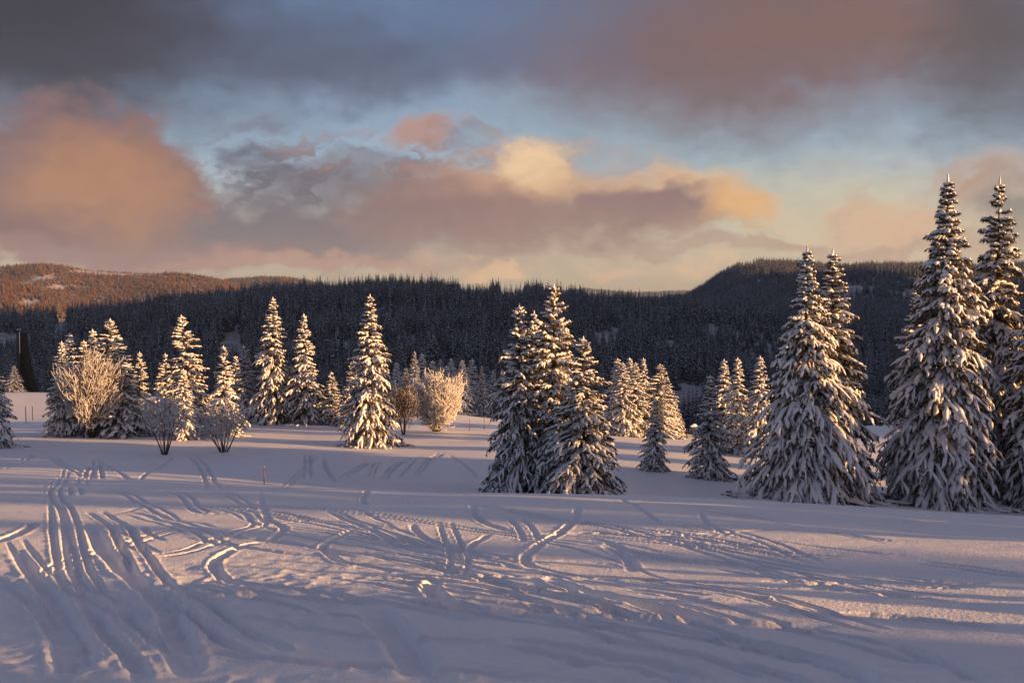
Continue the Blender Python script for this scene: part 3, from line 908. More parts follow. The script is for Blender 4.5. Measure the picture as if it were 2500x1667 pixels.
# prototypes are built at the size of their largest use
PR = {
    'tallA': make_spruce(101, 20.0, 4.1, 50, 13, 7, 8, 1.05, 1.05, .92),
    'tallB': make_spruce(102, 19.5, 3.7, 48, 12, 7, 8, .90, 1.0, .86, gaps=.16),
    'pairE': make_spruce(103, 15.5, 3.7, 44, 13, 7, 8, 1.10, 1.05, .94),
    'pairF': make_spruce(104, 15.0, 3.1, 40, 12, 6, 8, .95, 1.0, .88, gaps=.08),
    'midR': make_spruce(105, 12.8, 3.0, 36, 11, 6, 9, .55, 1.1, .66, gaps=.22),
    'midS': make_spruce(106, 11.8, 2.8, 36, 11, 6, 8, .75, 1.0, .78, gaps=.08),
    'lone': make_spruce(107, 12.0, 2.4, 38, 11, 6, 8, .85, 1.0, .80, gaps=.05),
    'sm1': make_spruce(108, 11.0, 2.2, 32, 10, 5, 6, .85, 1.1, .82, gaps=.08),
    'sm2': make_spruce(109, 10.0, 1.9, 28, 9, 5, 6, .75, 1.15, .88, gaps=.14),
    'sm3': make_spruce(110, 7.0, 1.5, 27, 10, 5, 6, .80, 1.0, .86),
    'sm4': make_spruce(111, 10.0, 1.5, 30, 9, 5, 6, 1.0, 1.2, .80, gaps=.04),
    'sm5': make_spruce(112, 11.0, 2.3, 29, 10, 5, 6, .62, 1.1, .74, gaps=.16, lean=.35),
}
PRR = {'tallA': 4.1, 'tallB': 3.7, 'pairE': 3.7, 'pairF': 3.1, 'midR': 3.0, 'midS': 2.8, 'lone': 2.4, 'sm1': 2.2, 'sm2': 1.9, 'sm3': 1.5, 'sm4': 1.5, 'sm5': 2.3}

G_right = 'tall spruces at the right edge of the field'
G_pair = 'pair of tall spruces right of centre'
G_mid = 'clump of spruces in the middle'
G_back = 'spruces at the far edge of the field'
G_left = 'spruces in the left clump'
G_lm = 'spruces left of centre'
SPRUCES = [  # px, Y, top row, half width px, proto, rotation, label, group
    (2306, 62, 424, 142, 'tallA', 0.4, 'tallest spruce in the picture, thick snow on long drooping boughs', G_right),
    (2432, 66, 430, 120, 'tallB', 2.1, 'tall ragged snowy spruce touching the tallest spruce on its right side', G_right),
    (2560, 62, 560, 128, 'pairF', 4.0, 'snowy spruce cut off by the right edge of the picture', G_right),
    (2236, 76, 690, 62, 'sm1', 1.0, 'slimmer spruce half hidden behind the left side of the tallest spruce', G_right),
    (1968, 60, 600, 128, 'pairE', 1.3, 'broad snow-draped spruce, left and front one of the twin-topped pair right of centre', G_pair),
    (2030, 62, 606, 122, 'pairF', 0.2, 'spruce with sunlit right side, rear one of the twin-topped pair right of centre', G_pair),
    (1735, 0, 915, 48, 'sm3', 0.3, 'medium dark-based young spruce just left of the twin-topped pair', G_pair),
    (1600, 0, 975, 32, 'sm3', 2.2, 'smallest young spruce standing alone on the snow right of the middle clump', G_pair),
    (1768, 93, 876, 34, 'sm4', 0.0, 'narrow spruce directly behind the medium young spruce, left of two lit narrow ones', G_back),
    (1801, 90, 872, 36, 'sm4', 1.9, 'narrow golden-lit spruce between the medium young spruce and the twin-topped pair', G_back),
    (1856, 88, 868, 38, 'sm4', 3.3, 'narrow golden-lit spruce touching the left side of the twin-topped pair', G_back),
    (1604, 112, 888, 52, 'sm5', 0.8, 'broad spruce with orange-lit top right behind the smallest young spruce', G_back),
    (1623, 116, 905, 38, 'sm2', 2.8, 'lower spruce growing against the right flank of the broad orange-topped spruce', G_back),
    (1508, 114, 874, 36, 'sm4', 5.0, 'leftmost spruce of the dense far clump right of the middle trees', G_back),
    (1521, 110, 884, 38, 'sm1', 4.2, 'pale frosted spruce in front of the leftmost one of the far clump', G_back),
    (1537, 113, 872, 32, 'sm4', 2.6, 'highest needle-thin tip in the middle of the far clump', G_back),
    (1552, 111, 884, 40, 'sm1', 1.6, 'orange-lit spruce on the right of the dense far clump', G_back),
    (1571, 118, 873, 24, 'sm4', 0.6, 'slender spruce alone in the gap between far clump and broad orange-topped spruce', G_back),
    (1652, 128, 990, 22, 'sm3', 1.1, 'little blue-shaded spruce low at the right end of the far clump', G_back),
    (1352, 58, 693, 92, 'midR', 0.7, 'tallest spruce of the middle clump, ragged sunlit top with jutting snowy boughs', G_mid),
    (1424, 55, 820, 98, 'midS', 3.6, 'wide low spruce at the front right of the middle clump, boughs down to the snow', G_mid),
    (1268, 58, 740, 84, 'midS', 1.4, 'left spruce of the middle clump, sunlit pointed top, wide dark base', G_mid),
    (1304, 61, 757, 58, 'sm1', 5.2, 'slim lit tip between the left and tallest spruces of the middle clump', G_mid),
    (904, 0, 717, 66, 'lone', 2.0, 'large solitary dark spruce with snowy boughs just left of the bright round bush', G_lm),
    (862, 112, 880, 40, 'sm3', 2.4, 'smaller blue-grey spruce hidden behind the left side of the large solitary spruce', G_lm),
    (667, 0, 724, 56, 'lone', 4.4, 'left and taller of two big spruces left of centre, snowy boughs touching the ground', G_lm),
    (742, 0, 765, 48, 'sm1', 0.0, 'right and shorter of two big spruces left of centre, golden right side', G_lm),
    (808, 0, 907, 30, 'sm2', 3.0, 'small golden-lit spruce at the right foot of the two big spruces left of centre', G_lm),
    (597, 116, 842, 36, 'sm5', 2.2, 'mid-sized spruce lit from the right, standing just left of the two big spruces', G_lm),
    (574, 122, 868, 32, 'sm3', 0.9, 'dark spruce tucked behind the left side of the mid-sized lit spruce', G_lm),
    (545, 97, 843, 40, 'sm2', 5.5, 'thin-topped spruce with wide lower boughs behind the right bare shrub', G_left),
    (458, 99, 768, 60, 'sm5', 3.4, 'tall golden spruce between the left clump and the thin-topped spruce', G_left),
    (402, 106, 862, 36, 'sm2', 1.2, 'ragged pink-lit spruce at the left shoulder of the tall golden spruce', G_left),
    (446, 92, 900, 31, 'sm4', 4.8, 'narrow bright golden spruce in front of the tall golden spruce', G_left),
    (253, 98, 777, 66, 'sm5', 0.5, 'highest golden spruce of the left clump, behind the big lit shrub', G_left),
    (288, 97, 818, 62, 'sm2', 2.9, 'broad golden spruce leaning against the right of the highest one in the left clump', G_left),
    (340, 98, 858, 34, 'sm2', 4.1, 'slim spruce at the right end of the left clump', G_left),
    (226, 103, 803, 42, 'sm4', 1.8, 'thin spruce tip just left of the highest golden spruce of the left clump', G_left),
    (150, 97, 832, 38, 'sm1', 5.0, 'dark shaded spruce at the left end of the left clump', G_left),
    (170, 100, 812, 36, 'sm4', 3.9, 'taller pointed spruce second from the left end of the left clump', G_left),
    (204, 101, 830, 38, 'sm3', 2.7, 'spruce tip peeking out above the big lit shrub in the left clump', G_left),
    (-26, 84, 850, 52, 'lone', 0.3, 'dark spruce cut off by the left edge of the picture', G_left),
    (32, 196, 893, 22, 'sm3', 1.5, 'small far spruce beside the dark wedge-shaped tower', G_left),
]
EDGE = [(1012, 857), (1030, 862), (1056, 880), (1075, 876), (1101, 874), (1128, 878), (1152, 877), (1176, 893), (1204, 905), (968, 884), (990, 898), (942, 905), (1226, 900), (1090, 892), (1142, 896)]
_EDL = ['left of the two sunlit tips behind the bright round bush', 'right of the two sunlit tips behind the bright round bush']
for k, (px, top) in enumerate(EDGE):
    lab = _EDL[k] if k < 2 else 'grey snow-dusted spruce in the dense row behind the bright round bush'
    SPRUCES.append((px, 168 + (k * 37 % 23), top, 24 + (k * 13 % 9), ('sm1', 'sm4', 'sm3', 'lone')[k % 4], k * 1.3, ('spruce, ' + lab) if k < 2 else lab, 'spruces in the row behind the bright bush'))

BASEROW = {1735: 1168, 1600: 1150, 904: 1088, 667: 1036, 742: 1036, 808: 1036}
for px, Y, top, hw, pk, rz, lab, grp in SPRUCES:
    if Y == 0:
        g = hit(px, BASEROW[px]); Y = g[1]
    X = (px - 1250) / (FPX * CP) * Y
    zb = float(H0(X, Y)) - 0.05
    Ht = row_top(top, Y) - zb
    rwid = hw * Y / FPX
    put_spruce(PR[pk], (X, Y, zb), rz, rwid / PRR[pk] * (1.36 if PR[pk][3] > 11.5 else 1.56), Ht / PR[pk][3], lab, grp)

# the wood out of the picture on the right whose shadow lies over the field
_rs = np.random.RandomState(77)
TSL = math.tan(R(SUN_AZ - 90))
for k in range(64):
    line = -50 + 123 * (k + .5) / 64 + _rs.uniform(-.8, .8)      # where its shadow's path crosses the middle of the field
    if 11.2 < line < 16.2 or 18.6 < line < 21.2: continue                               # a ride through the wood lets a strip of sun reach the field
    x = _rs.uniform(48, 76)
    y = line - TSL * x
    h = _rs.uniform(12, 16) if line < 44 else _rs.uniform(9.5, 12)
    if line > 62: h = _rs.uniform(14, 17)
    pk = ('sm1', 'sm4', 'sm2', 'lone')[k % 4]
    put_spruce(PR[pk], (x, y, float(H0(x, y)) - .05), h, 1.25, h / PR[pk][3], 'snowy spruce in the wood beyond the right edge of the picture', 'wood beyond the right edge')


# unseen young spruces, added to shade the right part of the foreground
for k in range(8):
    x = 8.6 + .5 * math.sin(k * 2.1) + .22 * k; y = 6.6 + .98 * k
    h = 1.25 + .45 * ((k * 37) % 10) / 10
    put_spruce(PR['sm3'], (x, y, float(H0(x, y)) - .08), k * 1.9, h / 7 * 1.5, h / 7, 'knee to head high young spruce added unseen beyond the right edge for its shade', 'added shading spruces beyond the right edge')

# unseen spruces added behind the camera to darken the near snow
for k in range(26):
    x = -34 + 68 * (k % 13) / 12 + _rs.uniform(-1.5, 1.5); y = (-9 if k < 13 else -17) + _rs.uniform(-2, 2)
    h = _rs.uniform(11, 15)
    pk = ('sm1', 'lone', 'sm2')[k % 3]
    put_spruce(PR[pk], (x, y, float(H0(x, y)) - .05), h, 1.4, h / PR[pk][3], 'snowy spruce added unseen behind the camera to shade the near snow', 'added shading wood behind the photographer')


# ------------------------------------------------------------------ the forest
def forest_proto(name, seed, H, Rb, nw, nb, snowf, mats=None):
    rng = np.random.RandomState(seed)
    V, tris, mi = [], [], []
    def tri(a, b, c, m):
        k = len(V); V.extend([a, b, c]); tris.append((k, k + 1, k + 2)); mi.append(m)
    for i in range(nw):
        t = (i + .3) / nw
        z = H * (.08 + .92 * t)
        for k in range(nb if t < .7 else max(3, nb - 3)):
            a = rng.rand() * 6.28
            L_ = Rb * (1 - t) ** .85 * rng.uniform(.65, 1.2) + .15
            w = L_ * rng.uniform(.30, .45) + .1
            ca, sa = math.cos(a), math.sin(a)
            dz = -L_ * rng.uniform(.35, .75)
            p0 = np.array([0, 0, z]); tip = np.array([ca * L_, sa * L_, z + dz])
            mid = p0 * .45 + tip * .55
            sd = np.array([-sa, ca, 0]) * w
            l = mid + sd + (0, 0, -.3 * w - .1); r = mid - sd + (0, 0, -.3 * w - .1)
            tri(p0, l, tip, 0); tri(p0, tip, r, 0)
            dn = np.array([0, 0, -.22 * L_ - .25])
            tri(l, tip + dn * .4, tip, 0); tri(r, tip, tip + dn * .4, 0)
            if rng.rand() < snowf:
                o = np.array([0, 0, .12 + .03 * L_]); q = rng.uniform(.35, .75)
                tri(p0 * .6 + tip * .4 + o, mid + sd * q * .7 + o * .4, tip * .96 + p0 * .04 + o * .6, 1)
                tri(p0 * .6 + tip * .4 + o, tip * .96 + p0 * .04 + o * .6, mid - sd * q * .7 + o * .4, 1)
    # trunk
    for k in range(3):
        a, b = k * 2.1, (k + 1) * 2.1
        tri((math.cos(a) * .22, math.sin(a) * .22, -1), (math.cos(b) * .22, math.sin(b) * .22, -1), (0, 0, H), 0)
    return np_mesh(name, np.array(V), [np.array(tris)], mats or [M_fneedle, M_fsnow], mi, smooth=False)


FP = [forest_proto('forest_spruce_%d' % i, 300 + i, 1.0 * 20, r, nw, nb, sf) for i, (r, nw, nb, sf) in enumerate([(3.2, 17, 7, .70), (2.8, 18, 7, .55), (3.6, 16, 8, .65), (2.7, 17, 6, .80), (3.0, 15, 7, .45)])]
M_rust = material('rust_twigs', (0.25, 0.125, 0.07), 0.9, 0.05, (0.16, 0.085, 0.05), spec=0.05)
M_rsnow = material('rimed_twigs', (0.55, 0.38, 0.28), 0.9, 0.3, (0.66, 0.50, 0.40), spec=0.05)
FP += [forest_proto('rust_tree_%d' % i, 330 + i, 20.0, r, nw, nb, sf, [M_rust, M_rsnow]) for i, (r, nw, nb, sf) in enumerate([(3.6, 12, 8, .4), (4.0, 11, 8, .25)])]
FPcol = bpy.data.collections.new('forest_kinds')
for i, me in enumerate(FP):
    o = bpy.data.objects.new('forest_kind_%d' % i, me)
    FPcol.objects.link(o)


def instancer():
    g = bpy.data.node_groups.new('grow_forest', 'GeometryNodeTree')
    g.interface.new_socket('Geometry', in_out='INPUT', socket_type='NodeSocketGeometry')
    g.interface.new_socket('Geometry', in_out='OUTPUT', socket_type='NodeSocketGeometry')
    N, L = g.nodes, g.links
    gi = N.new('NodeGroupInput'); go = N.new('NodeGroupOutput')
    ci = N.new('GeometryNodeCollectionInfo'); ci.inputs['Collection'].default_value = FPcol
    ci.inputs['Separate Children'].default_value = True; ci.inputs['Reset Children'].default_value = True
    ip = N.new('GeometryNodeInstanceOnPoints'); ip.inputs['Pick Instance'].default_value = True

    def attr(n, t):
        a = N.new('GeometryNodeInputNamedAttribute'); a.data_type = t; a.inputs['Name'].default_value = n
        return a.outputs['Attribute']
    L.new(gi.outputs[0], ip.inputs['Points']); L.new(ci.outputs[0], ip.inputs['Instance'])
    L.new(attr('kind', 'INT'), ip.inputs['Instance Index'])
    cx = N.new('ShaderNodeCombineXYZ'); L.new(attr('spin', 'FLOAT'), cx.inputs[2])
    L.new(cx.outputs[0], ip.inputs['Rotation'])
    L.new(attr('size', 'FLOAT_VECTOR'), ip.inputs['Scale'])
    L.new(ip.outputs[0], go.inputs[0])
    return g


GROW = instancer()


def forest(name, pts, h, rng, label, wmul=1.0, kinds=(0, 1, 2, 3, 4)):
    me = bpy.data.meshes.new(name)
    me.vertices.add(len(pts)); me.vertices.foreach_set('co', np.ascontiguousarray(pts, np.float32).ravel())
    n = len(pts)
    a = me.attributes.new('kind', 'INT', 'POINT'); a.data.foreach_set('value', np.array(kinds)[rng.randint(0, len(kinds), n)].astype(np.int32))
    a = me.attributes.new('spin', 'FLOAT', 'POINT'); a.data.foreach_set('value', rng.uniform(0, 6.28, n).astype(np.float32))
    w = rng.uniform(.85, 1.15, n) * h / 20 * wmul
    a = me.attributes.new('size', 'FLOAT_VECTOR', 'POINT'); a.data.foreach_set('vector', np.stack([w, w, h / 20], -1).astype(np.float32).ravel())
    o = link(name, me)
    m = o.modifiers.new('grow', 'NODES'); m.node_group = GROW
    tag(o, label, 'forest', kind='stuff')
    return o


rng = np.random.RandomState(3)


def project(p):
    c = p[:, 1] * CP - p[:, 2] * SP
    v = p[:, 1] * SP + p[:, 2] * CP
    return 1250 + FPX * p[:, 0] / c, 833.5 - FPX * v / c


def clearing(pts, spots):
    px, py = project(pts)
    keep = np.ones(len(pts), bool)
    for cx, cy, rx, ry in spots:
        keep &= ((px - cx) / rx) ** 2 + ((py - cy) / ry) ** 2 > 1 + 0.8 * vnoise(px / 9, py / 9, 8)
    return pts[keep]


def thin(pts, scale, seed, amount):
    return pts[fbm(pts[:, 0] / scale, pts[:, 1] / scale, seed, 3) > amount]


p = scatter(hill_main, 6.2, rng, 0.0, 1.25)
px_, py_ = project(p)
p = p[(px_ > -450) & (px_ < 2950)]
p = thin(p, 60, 51, -0.42)
p = clearing(p, [(1160, 722, 45, 9), (1250, 725, 30, 16), (150, 812, 22, 30), (1690, 985, 60, 45), (30, 830, 60, 16), (1480, 830, 40, 22), (840, 850, 60, 16), (560, 860, 40, 14)])
h_ = (13 + 13 * rng.rand(len(p)) ** 1.4) * (1 + .5 * fbm(p[:, 0] / 45, p[:, 1] / 45, 57, 2))
h_[rng.rand(len(p)) < .15] *= .7
# the trees of this wood that show largest stand as trees of their own
px_, py_ = project(p)
dist_ = p[:, 1]
inview = (px_ > -20) & (px_ < 2520)
big = np.where(inview, FPX * h_ / dist_, 0)
# keep only those not hidden below the rim of the field
vis = np.zeros(len(p), bool)
rimY = np.exp(np.linspace(math.log(100), math.log(420), 120))
for k in np.where(big > 40)[0]:
    tt = p[k].copy(); tt[2] += h_[k] * .55
    xs = tt[0] / tt[1] * rimY
    vis[k] = np.all(H0(xs, rimY) < tt[2] / tt[1] * rimY)
order = np.argsort(-np.where(vis, big, 0))[:180]
solo = np.zeros(len(p), bool); solo[order] = True
forest('forest', p[~solo], h_[~solo], rng, 'dark snow-dusted spruce forest covering the hillside behind the field')
zone = [(500, 'behind the left clump'), (900, 'behind the two big spruces left of centre'), (1300, 'behind the bright round bush'), (1750, 'behind the far clump right of the middle'), (2150, 'behind the twin-topped pair'), (9999, 'behind the tallest spruces on the right')]
for k in np.where(solo)[0]:
    zn = next(z for lim, z in zone if px_[k] < lim)
    o = link('forest_spruce', FP[k % 5], None, tuple(p[k]), k * 1.7, (h_[k] / 20, h_[k] / 20, h_[k] / 20))
    tag(o, 'dim snow-dusted spruce low on the forest hillside ' + zn, 'tree', 'forest spruces ' + zn)

p = scatter(hill_right, 7.5, rng, 0.0, 1.3)
px_, py_ = project(p); p = p[(px_ < 3300)]
p = thin(p, 90, 61, -0.30)
p = clearing(p, [(1830, 655, 45, 4), (1755, 728, 8, 8)])
forest('mountain_forest', p, 15 + 8 * rng.rand(len(p)), rng, 'frosted spruce forest on the flat-topped mountain at the right', 1.0, (0, 3, 3, 2, 3))
p = scatter(hill_l1, 11, rng, .2, 1.3); p = thin(p, 150, 71, -0.35)
p = clearing(p, [(72, 742, 26, 9), (230, 745, 14, 3)])
forest('foothill_forest', p, 16 + 10 * rng.rand(len(p)), rng, 'sunlit rust-coloured forest on the low far hill at the left edge', 1.5, (5, 6, 5, 6, 1, 2))
p = scatter(hill_l2, 13, rng, .2, 1.3); p = thin(p, 200, 81, -0.35)
p = clearing(p, [(140, 703, 24, 6), (480, 700, 16, 4)])
forest('ridge_forest', p, 16 + 10 * rng.rand(len(p)), rng, 'sunlit brown forest on the long far ridge at the left', 1.7, (5, 6, 5, 6, 1))
p = scatter(hill_l3, 17, rng, .3, 1.3)
forest('back_ridge_forest', p, 16 + 10 * rng.rand(len(p)), rng, 'hazy forest on the farthest ridge left of centre', 1.9, (5, 6, 0))
p = scatter(hill_gap, 26, rng, .4, 1.3)
forest('gap_forest', p, 18 + 8 * rng.rand(len(p)), rng, 'hazy forest on the low hills in the gap on the horizon', 2.2)

# ------------------------------------------------------------------ bare shrubs under hoar frost
def make_shrub(seed, Hs, W, stems, per=(7, 7, 4), frost=1.0, upright=0.5, round_=False, r_stem=.07, clear=.2, gnarl=.10, fill=None):
    rng = np.random.RandomState(seed)
    n = stems
    a = rng.rand(n) * 6.28; k = np.sqrt(rng.rand(n))
    base = np.stack([np.cos(a) * k * .22, np.sin(a) * k * .22, np.full(n, -.15)], -1) * np.array([W * .35, W * .35, 1])
    hh = Hs * (1 - .35 * k ** 2) * rng.uniform(.5, 1.0, n) if round_ else Hs * rng.uniform(.6, 1.0, n) * (1 - .25 * k)
    tip = np.stack([np.cos(a) * k * W * .8, np.sin(a) * k * W * .8, hh * .9], -1)
    K = 5; s = np.linspace(0, 1, K)[None, :, None]
    mid = base * .5 + tip * .5; mid[:, :2] *= (1.15 - upright * .5); mid[:, 2] += Hs * .04
    cur = (1 - s) ** 2 * base[:, None] + 2 * s * (1 - s) * mid[:, None] + s ** 2 * tip[:, None]
    cur = cur + rng.normal(0, gnarl * W * .12, cur.shape) * s
    wood, rime = [], []
    rad = r_stem * (1 - .75 * s[..., 0]) * rng.uniform(.6, 1.2, (n, 1))
    wood.append(tubes(cur, rad, 5))
    ln = np.linalg.norm(np.diff(cur, axis=1), axis=2).sum(1)
    rb = r_stem
    for lev, m in enumerate(per):
        nn = len(cur)
        u = rng.uniform(clear if lev == 0 else .15, 1.0, (nn, m)) * (cur.shape[1] - 1) * .999
        i0 = u.astype(int); f = (u - i0)[..., None]; r = np.arange(nn)[:, None]
        p = cur[r, i0] * (1 - f) + cur[r, i0 + 1] * f
        tg = cur[r, i0 + 1] - cur[r, i0]; tg /= np.linalg.norm(tg, axis=2, keepdims=True) + 1e-9
        rd = rng.normal(0, 1, (nn, m, 3)); rd /= np.linalg.norm(rd, axis=2, keepdims=True)
        out = p * np.array([1, 1, .25]); out /= np.linalg.norm(out, axis=2, keepdims=True) + 1e-9
        d = tg * .75 + rd * .75 + out * .30 + np.array([0, 0, upright * .45])
        d /= np.linalg.norm(d, axis=2, keepdims=True)
        L_ = (ln[:, None] * (.50, .42, .40)[lev] * rng.uniform(.5, 1.15, (nn, m)) * (1.15 - .55 * u / (cur.shape[1] - 1)))
        K = (4, 4, 3)[lev]
        q = np.linspace(0, 1, K)[None, None, :, None]
        bend = rng.normal(0, .16, (nn, m, 1, 3)) + np.array([0, 0, .10 * upright])
        c = p[:, :, None] + d[:, :, None] * L_[..., None, None] * q + bend * L_[..., None, None] * q ** 2
        cur = c.reshape(-1, K, 3)
        lim = Hs
        ln = L_.ravel()
        if round_:                    # an egg-shaped outline with a ragged edge
            e = np.sqrt((cur[:, -1, 0] / W) ** 2 + (cur[:, -1, 1] / W) ** 2 + ((cur[:, -1, 2] - Hs * .52) / (Hs * .52)) ** 2)
            ok = e < rng.uniform(.92, 1.10, len(e))
        else:
            e = np.sqrt((cur[:, -1, 0] / W) ** 2 + (cur[:, -1, 1] / W) ** 2)
            ok = (e < rng.uniform(.9, 1.15, len(e))) & (cur[:, -1, 2] < Hs * rng.uniform(.93, 1.05, len(e)))
        ok &= cur[:, :, 2].min(1) > .12
        cur = cur[ok]; ln = ln[ok]
        rb *= .42
        rad = np.maximum(rb, .011) * np.linspace(1, .45, K)[None, :] * rng.uniform(.7, 1.2, (len(cur), 1))
        if lev < 2 or frost < 1: wood.append(tubes(cur, rad, 3))
        if lev >= 1 or frost > 1:
            kp = rng.rand(len(cur)) < min(1, .75 * frost + .1)
            cc = cur[kp] + np.array([0, 0, .012])
            rime.append(tubes(cc, (.020 + .012 * rng.rand(len(cc), K)) * np.linspace(.9, .8, K)[None, :] * frost ** .8 * (1.25 if lev == 2 else 1.0), 3 if lev == 2 else 4))
    # the outermost twigs fill a ragged dome
    if fill:
        cz, rz_, n_ = fill
        d = rng.normal(0, 1, (n_, 3)); d /= np.linalg.norm(d, axis=1, keepdims=True)
        lumps = 1 + .75 * vnoise(d[:, 0] * 2.6 + seed, d[:, 2] * 2.6 + d[:, 1] * 1.7, seed)
        q = rng.rand(n_) ** .42 * lumps * rng.uniform(.82, 1.12, n_)
        c0 = np.array([0, 0, cz * Hs]); ax = np.array([W, W, rz_ * Hs]) * .93
        tipp = c0 + d * ax * q[:, None]
        org = np.array([0, 0, Hs * .16])
        dr_ = tipp - org; dr_ /= np.linalg.norm(dr_, axis=1, keepdims=True)
        dr_ = dr_ + rng.normal(0, .30, (n_, 3)) + np.array([0, 0, upright * .25]); dr_ /= np.linalg.norm(dr_, axis=1, keepdims=True)
        L2_ = rng.uniform(.06, .16, n_)[:, None] * Hs
        st_ = tipp - dr_ * L2_
        md_ = (st_ + tipp) / 2 + rng.normal(0, .12, (n_, 3)) * L2_
        cc = np.stack([st_, md_, tipp], 1)
        cc = cc[cc[:, :, 2].min(1) > .15]
        m_ = rng.rand(len(cc)) < min(.92, .62 * frost)
        wood.append(tubes(cc[~m_], np.full((int((~m_).sum()), 3), .016), 3))
        rime.append(tubes(cc[m_], (.018 + .012 * rng.rand(int(m_.sum()), 3)) * min(frost, 1.6), 3))
    wv = join(wood); rv = join(rime)
    return np_mesh('shrub_%d_wood' % seed, wv[0], wv[1], M_twig), np_mesh('shrub_%d_rime' % seed, rv[0], rv[1], M_frost)


def put_shrub(px, base, top, hw, mk, label, rz=0, name='bare_shrub'):
    g = hit(px, base)
    Hs = row_top(top, g[1]) - g[2]; W = hw * g[1] / FPX
    w, f = mk(Hs, W)
    o = link(name, None, None, tuple(g), rz)
    tag(o, label, 'shrub', 'frosted leafless shrubs on the field')
    st = link('branches', w, o); tag(link('frost', f, st), kind='stuff')
    return o


put_shrub(226, 1068, 852, 88, lambda h, w: make_shrub(501, h, w, 24, (7, 6, 2), 1.1, .95, False, .06, .25, fill=(.56, .45, 4200)), 'big many-stemmed leafless shrub glowing orange in front of the left clump of spruces')
put_shrub(402, 1108, 948, 68, lambda h, w: make_shrub(502, h, w, 8, (6, 6, 3), 1.3, .45, False, .06, .4, .25, fill=(.66, .36, 420)), 'grey frosted shrub on dark bare stems in front of the narrow golden spruce')
put_shrub(546, 1104, 968, 84, lambda h, w: make_shrub(503, h, w, 9, (6, 6, 3), 1.3, .2, False, .06, .4, .25, fill=(.62, .38, 420)), 'low wide-spreading frosted shrub with fanning dark stems, right of the narrow golden spruce')
put_shrub(1066, 1054, 897, 72, lambda h, w: make_shrub(514, h, w, 20, (7, 6, 2), 1.9, .45, True, .07, .15, fill=(.51, .49, 5200)), 'dense round frost-white bush shining bright cream in the sun', name='round_bush')
put_shrub(986, 1062, 928, 46, lambda h, w: make_shrub(505, h, w, 5, (8, 7, 3), .42, .7, False, .08, .3, .25, fill=(.6, .4, 1100)), 'thin dark-twigged leafless little tree between the solitary spruce and the bright bush', name='bare_tree')


# ------------------------------------------------------------------ marker poles and other small things
def box(c, sx, sy, sz):
    c = np.asarray(c, float)
    v = np.array([(x, y, z) for x in (-1, 1) for y in (-1, 1) for z in (-1, 1)], float) * (sx / 2, sy / 2, sz / 2) + c
    f = np.array([(0, 1, 3, 2), (4, 6, 7, 5), (0, 4, 5, 1), (2, 3, 7, 6), (0, 2, 6, 4), (1, 5, 7, 3)])
    return v, [f, np.zeros((0, 3), int)]


def pole(px, base, top, r, mat, label, sleeve=True, lean=(0, 0), group=None, Y=None):
    g = hit(px, base) if Y is None else np.array([(px - 1250) / (FPX * CP) * Y, Y, 0])
    if Y is not None: g[2] = float(H0(g[0], g[1]))
    h = row_top(top, g[1]) - g[2]
    o = link('marker_pole', None, None, tuple(g))
    tag(o, label, 'pole', group)
    p = np.array([[[0, 0, -.3], [lean[0] * .5, lean[1] * .5, h * .5], [lean[0], lean[1], h]]])
    v, f = tubes(p, np.full((1, 3), r), 10)
    link('shaft', np_mesh('pole_shaft', v, f, mat), o)
    if sleeve:
        p = np.array([[[0, 0, -.3], [lean[0] * .12, lean[1] * .12, h * .12], [lean[0] * .25, lean[1] * .25, h * .27]]])
        v, f = tubes(p, np.full((1, 3), r * 1.25), 10)
        link('sleeve', np_mesh('pole_sleeve', v, f, M_dark), o)
    p = np.array([[[lean[0], lean[1], h], [lean[0], lean[1], h + r * .6], [lean[0], lean[1], h + r * 1.1]]])
    v, f = tubes(p, np.array([[r * 1.15, r * .9, r * .25]]), 10)
    link('snow_cap', np_mesh('pole_cap', v, f, M_tsnow), o)
    return o


GP = 'piste marker poles'
pole(645, 1180, 1140, .024, M_red, 'red marker pole standing alone on the open snow left of centre', lean=(.01, 0), group=GP)
pole(1146, 1048, 1024, .035, M_red, 'left of two red marker poles beside the bright round bush', lean=(.03, 0), group=GP)
pole(1182, 1048, 1019, .035, M_red, 'right of two red marker poles, next to the boughs of the middle clump', group=GP)
pole(1528, 1061, 1022, .05, M_orange, 'orange pole in front of the dense far clump of spruces', group=GP)
pole(59, 1012, 993, .05, M_dark, 'left of two dark poles in the shaded snow at the left edge', False, (-.05, 0), GP, 132)
pole(75, 1008, 990, .05, M_dark, 'right of two dark poles in the shaded snow at the left edge', False, (0, 0), GP, 136)


def sign():
    Y = 112.0; px = 1690
    X = (px - 1250) / (FPX * CP) * Y; z = float(H0(X, Y))
    o = link('trail_board', None, None, (X, Y, z), 0.25)
    tag(o, 'snow-capped orange wooden board on posts left of the medium young spruce', 'sign')
    for x in (-.55, .45): link('post', np_mesh('sign_post', *box((x, 0, .45), .1, .1, 1.5), M_dark), o)
    link('rail', np_mesh('sign_rail', *box((-.05, -.065, .62), 1.35, .03, .1), M_dark), o)
    for k in range(4): link('board', np_mesh('sign_board', *box((.30, -.10, .76 + k * .155), .62, .035, .145), M_orange), o)
    rs = np.random.RandomState(8)
    c = np.array([[[-.15, -.08, 1.40], [.05, -.08, 1.47], [.30, -.08, 1.50], [.55, -.08, 1.46], [.70, -.08, 1.39]]])
    v, f = tubes(c, np.array([[.06, .14, .18, .15, .06]]), 10)
    v = v + rs.normal(0, .02, v.shape)
    link('snow_cap', np_mesh('sign_cap', v, f, M_tsnow), o)


sign()


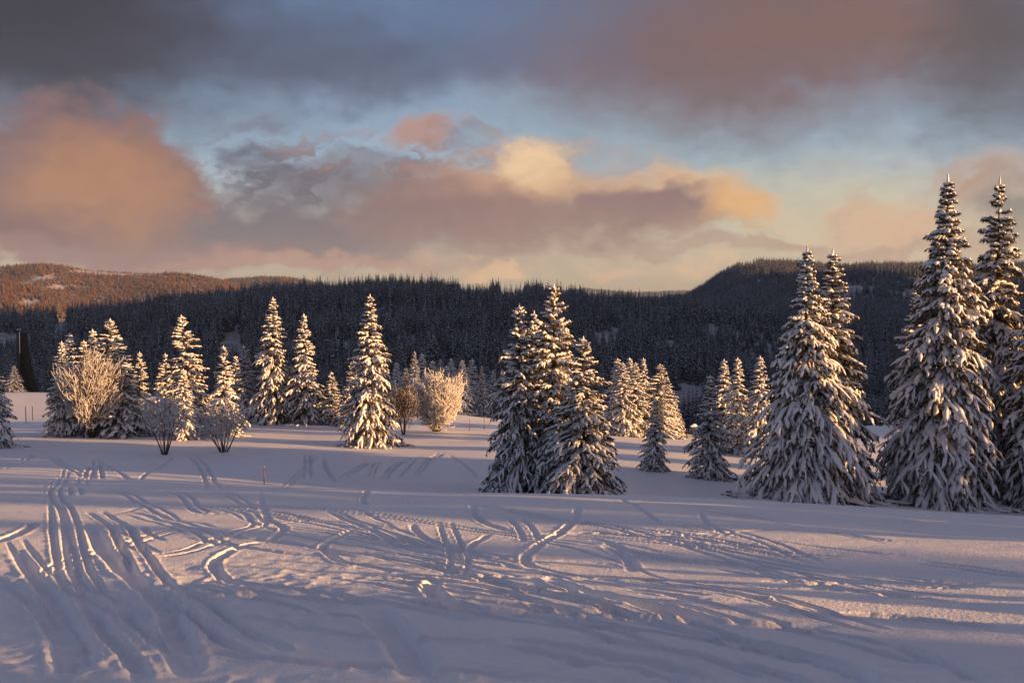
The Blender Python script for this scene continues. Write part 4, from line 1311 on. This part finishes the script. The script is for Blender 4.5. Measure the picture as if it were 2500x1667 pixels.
def tower():
    Y = 205.0
    a = at(45, 953, Y); b = at(82, 953, Y)
    X0 = a[0]; z = min(float(H0(a[0], Y)), a[2]); w = b[0] - a[0]; h = row_top(808, Y) - z
    o = link('wedge_tower', None, None, (X0, Y, z))
    tag(o, 'tall dark board-clad wedge-shaped tower with a vertical post on its left', 'tower')
    link('post', np_mesh('tower_post', *box((.30, -.1, h * .5 - .3), .55, .55, h + .6), M_dark), o)
    n = 14; d = 2.6
    def xr(t): return .75 + (w - .75) * (1 - t) ** 1.7      # right edge: narrow at the top, wide at the foot
    for k in range(n):
        t0, t1 = k / n, (k + .985) / n
        x0 = .59 + .004
        v = np.array([(x0, y + (.035 if k % 2 else 0) * sg, h * t) if e == 0 else (xr(t) + .03 * (k % 2), y + (.035 if k % 2 else 0) * sg, h * t)
                      for sg, y in ((-1, 0.), (1, d)) for t in (t0, t1) for e in (0, 1)], float)
        v[:, 2] *= .97
        f = np.array([(0, 1, 3, 2), (4, 6, 7, 5), (0, 4, 5, 1), (2, 3, 7, 6), (0, 2, 6, 4), (1, 5, 7, 3)])
        link('board', np_mesh('tower_board', v, [f], M_wood, smooth=False), o)
    link('snow_cap', np_mesh('tower_cap', *box((.34, -.1, h + .34), .7, .62, .1), M_tsnow), o)
    link('snow_edge', np_mesh('tower_edge', *box((.60, -.30, h * .82), .10, .14, h * .33), M_tsnow), o)


tower()

# ------------------------------------------------------------------ winter air
def build_haze():
    v, f = box((0, 0, 0), 1, 1, 1)
    lo = np.array([-13600, -13600, -426.]); hi = np.array([13600, 13600, 540.])
    v = lo + (v + .5) * (hi - lo)
    m = bpy.data.materials.new('winter_air'); m.use_nodes = True
    nt = m.node_tree; nt.nodes.clear()
    out = nt.nodes.new('ShaderNodeOutputMaterial'); pv = nt.nodes.new('ShaderNodeVolumePrincipled')
    pv.inputs['Color'].default_value = (.66, .80, 1.0, 1); pv.inputs['Density'].default_value = 4.6e-5
    pv.inputs['Anisotropy'].default_value = 0.2
    nt.links.new(pv.outputs[0], out.inputs['Volume'])
    tag(link('haze', np_mesh('haze', v, f, m, smooth=False)), 'thin winter haze filling the valley air', 'haze', kind='stuff')


build_haze()
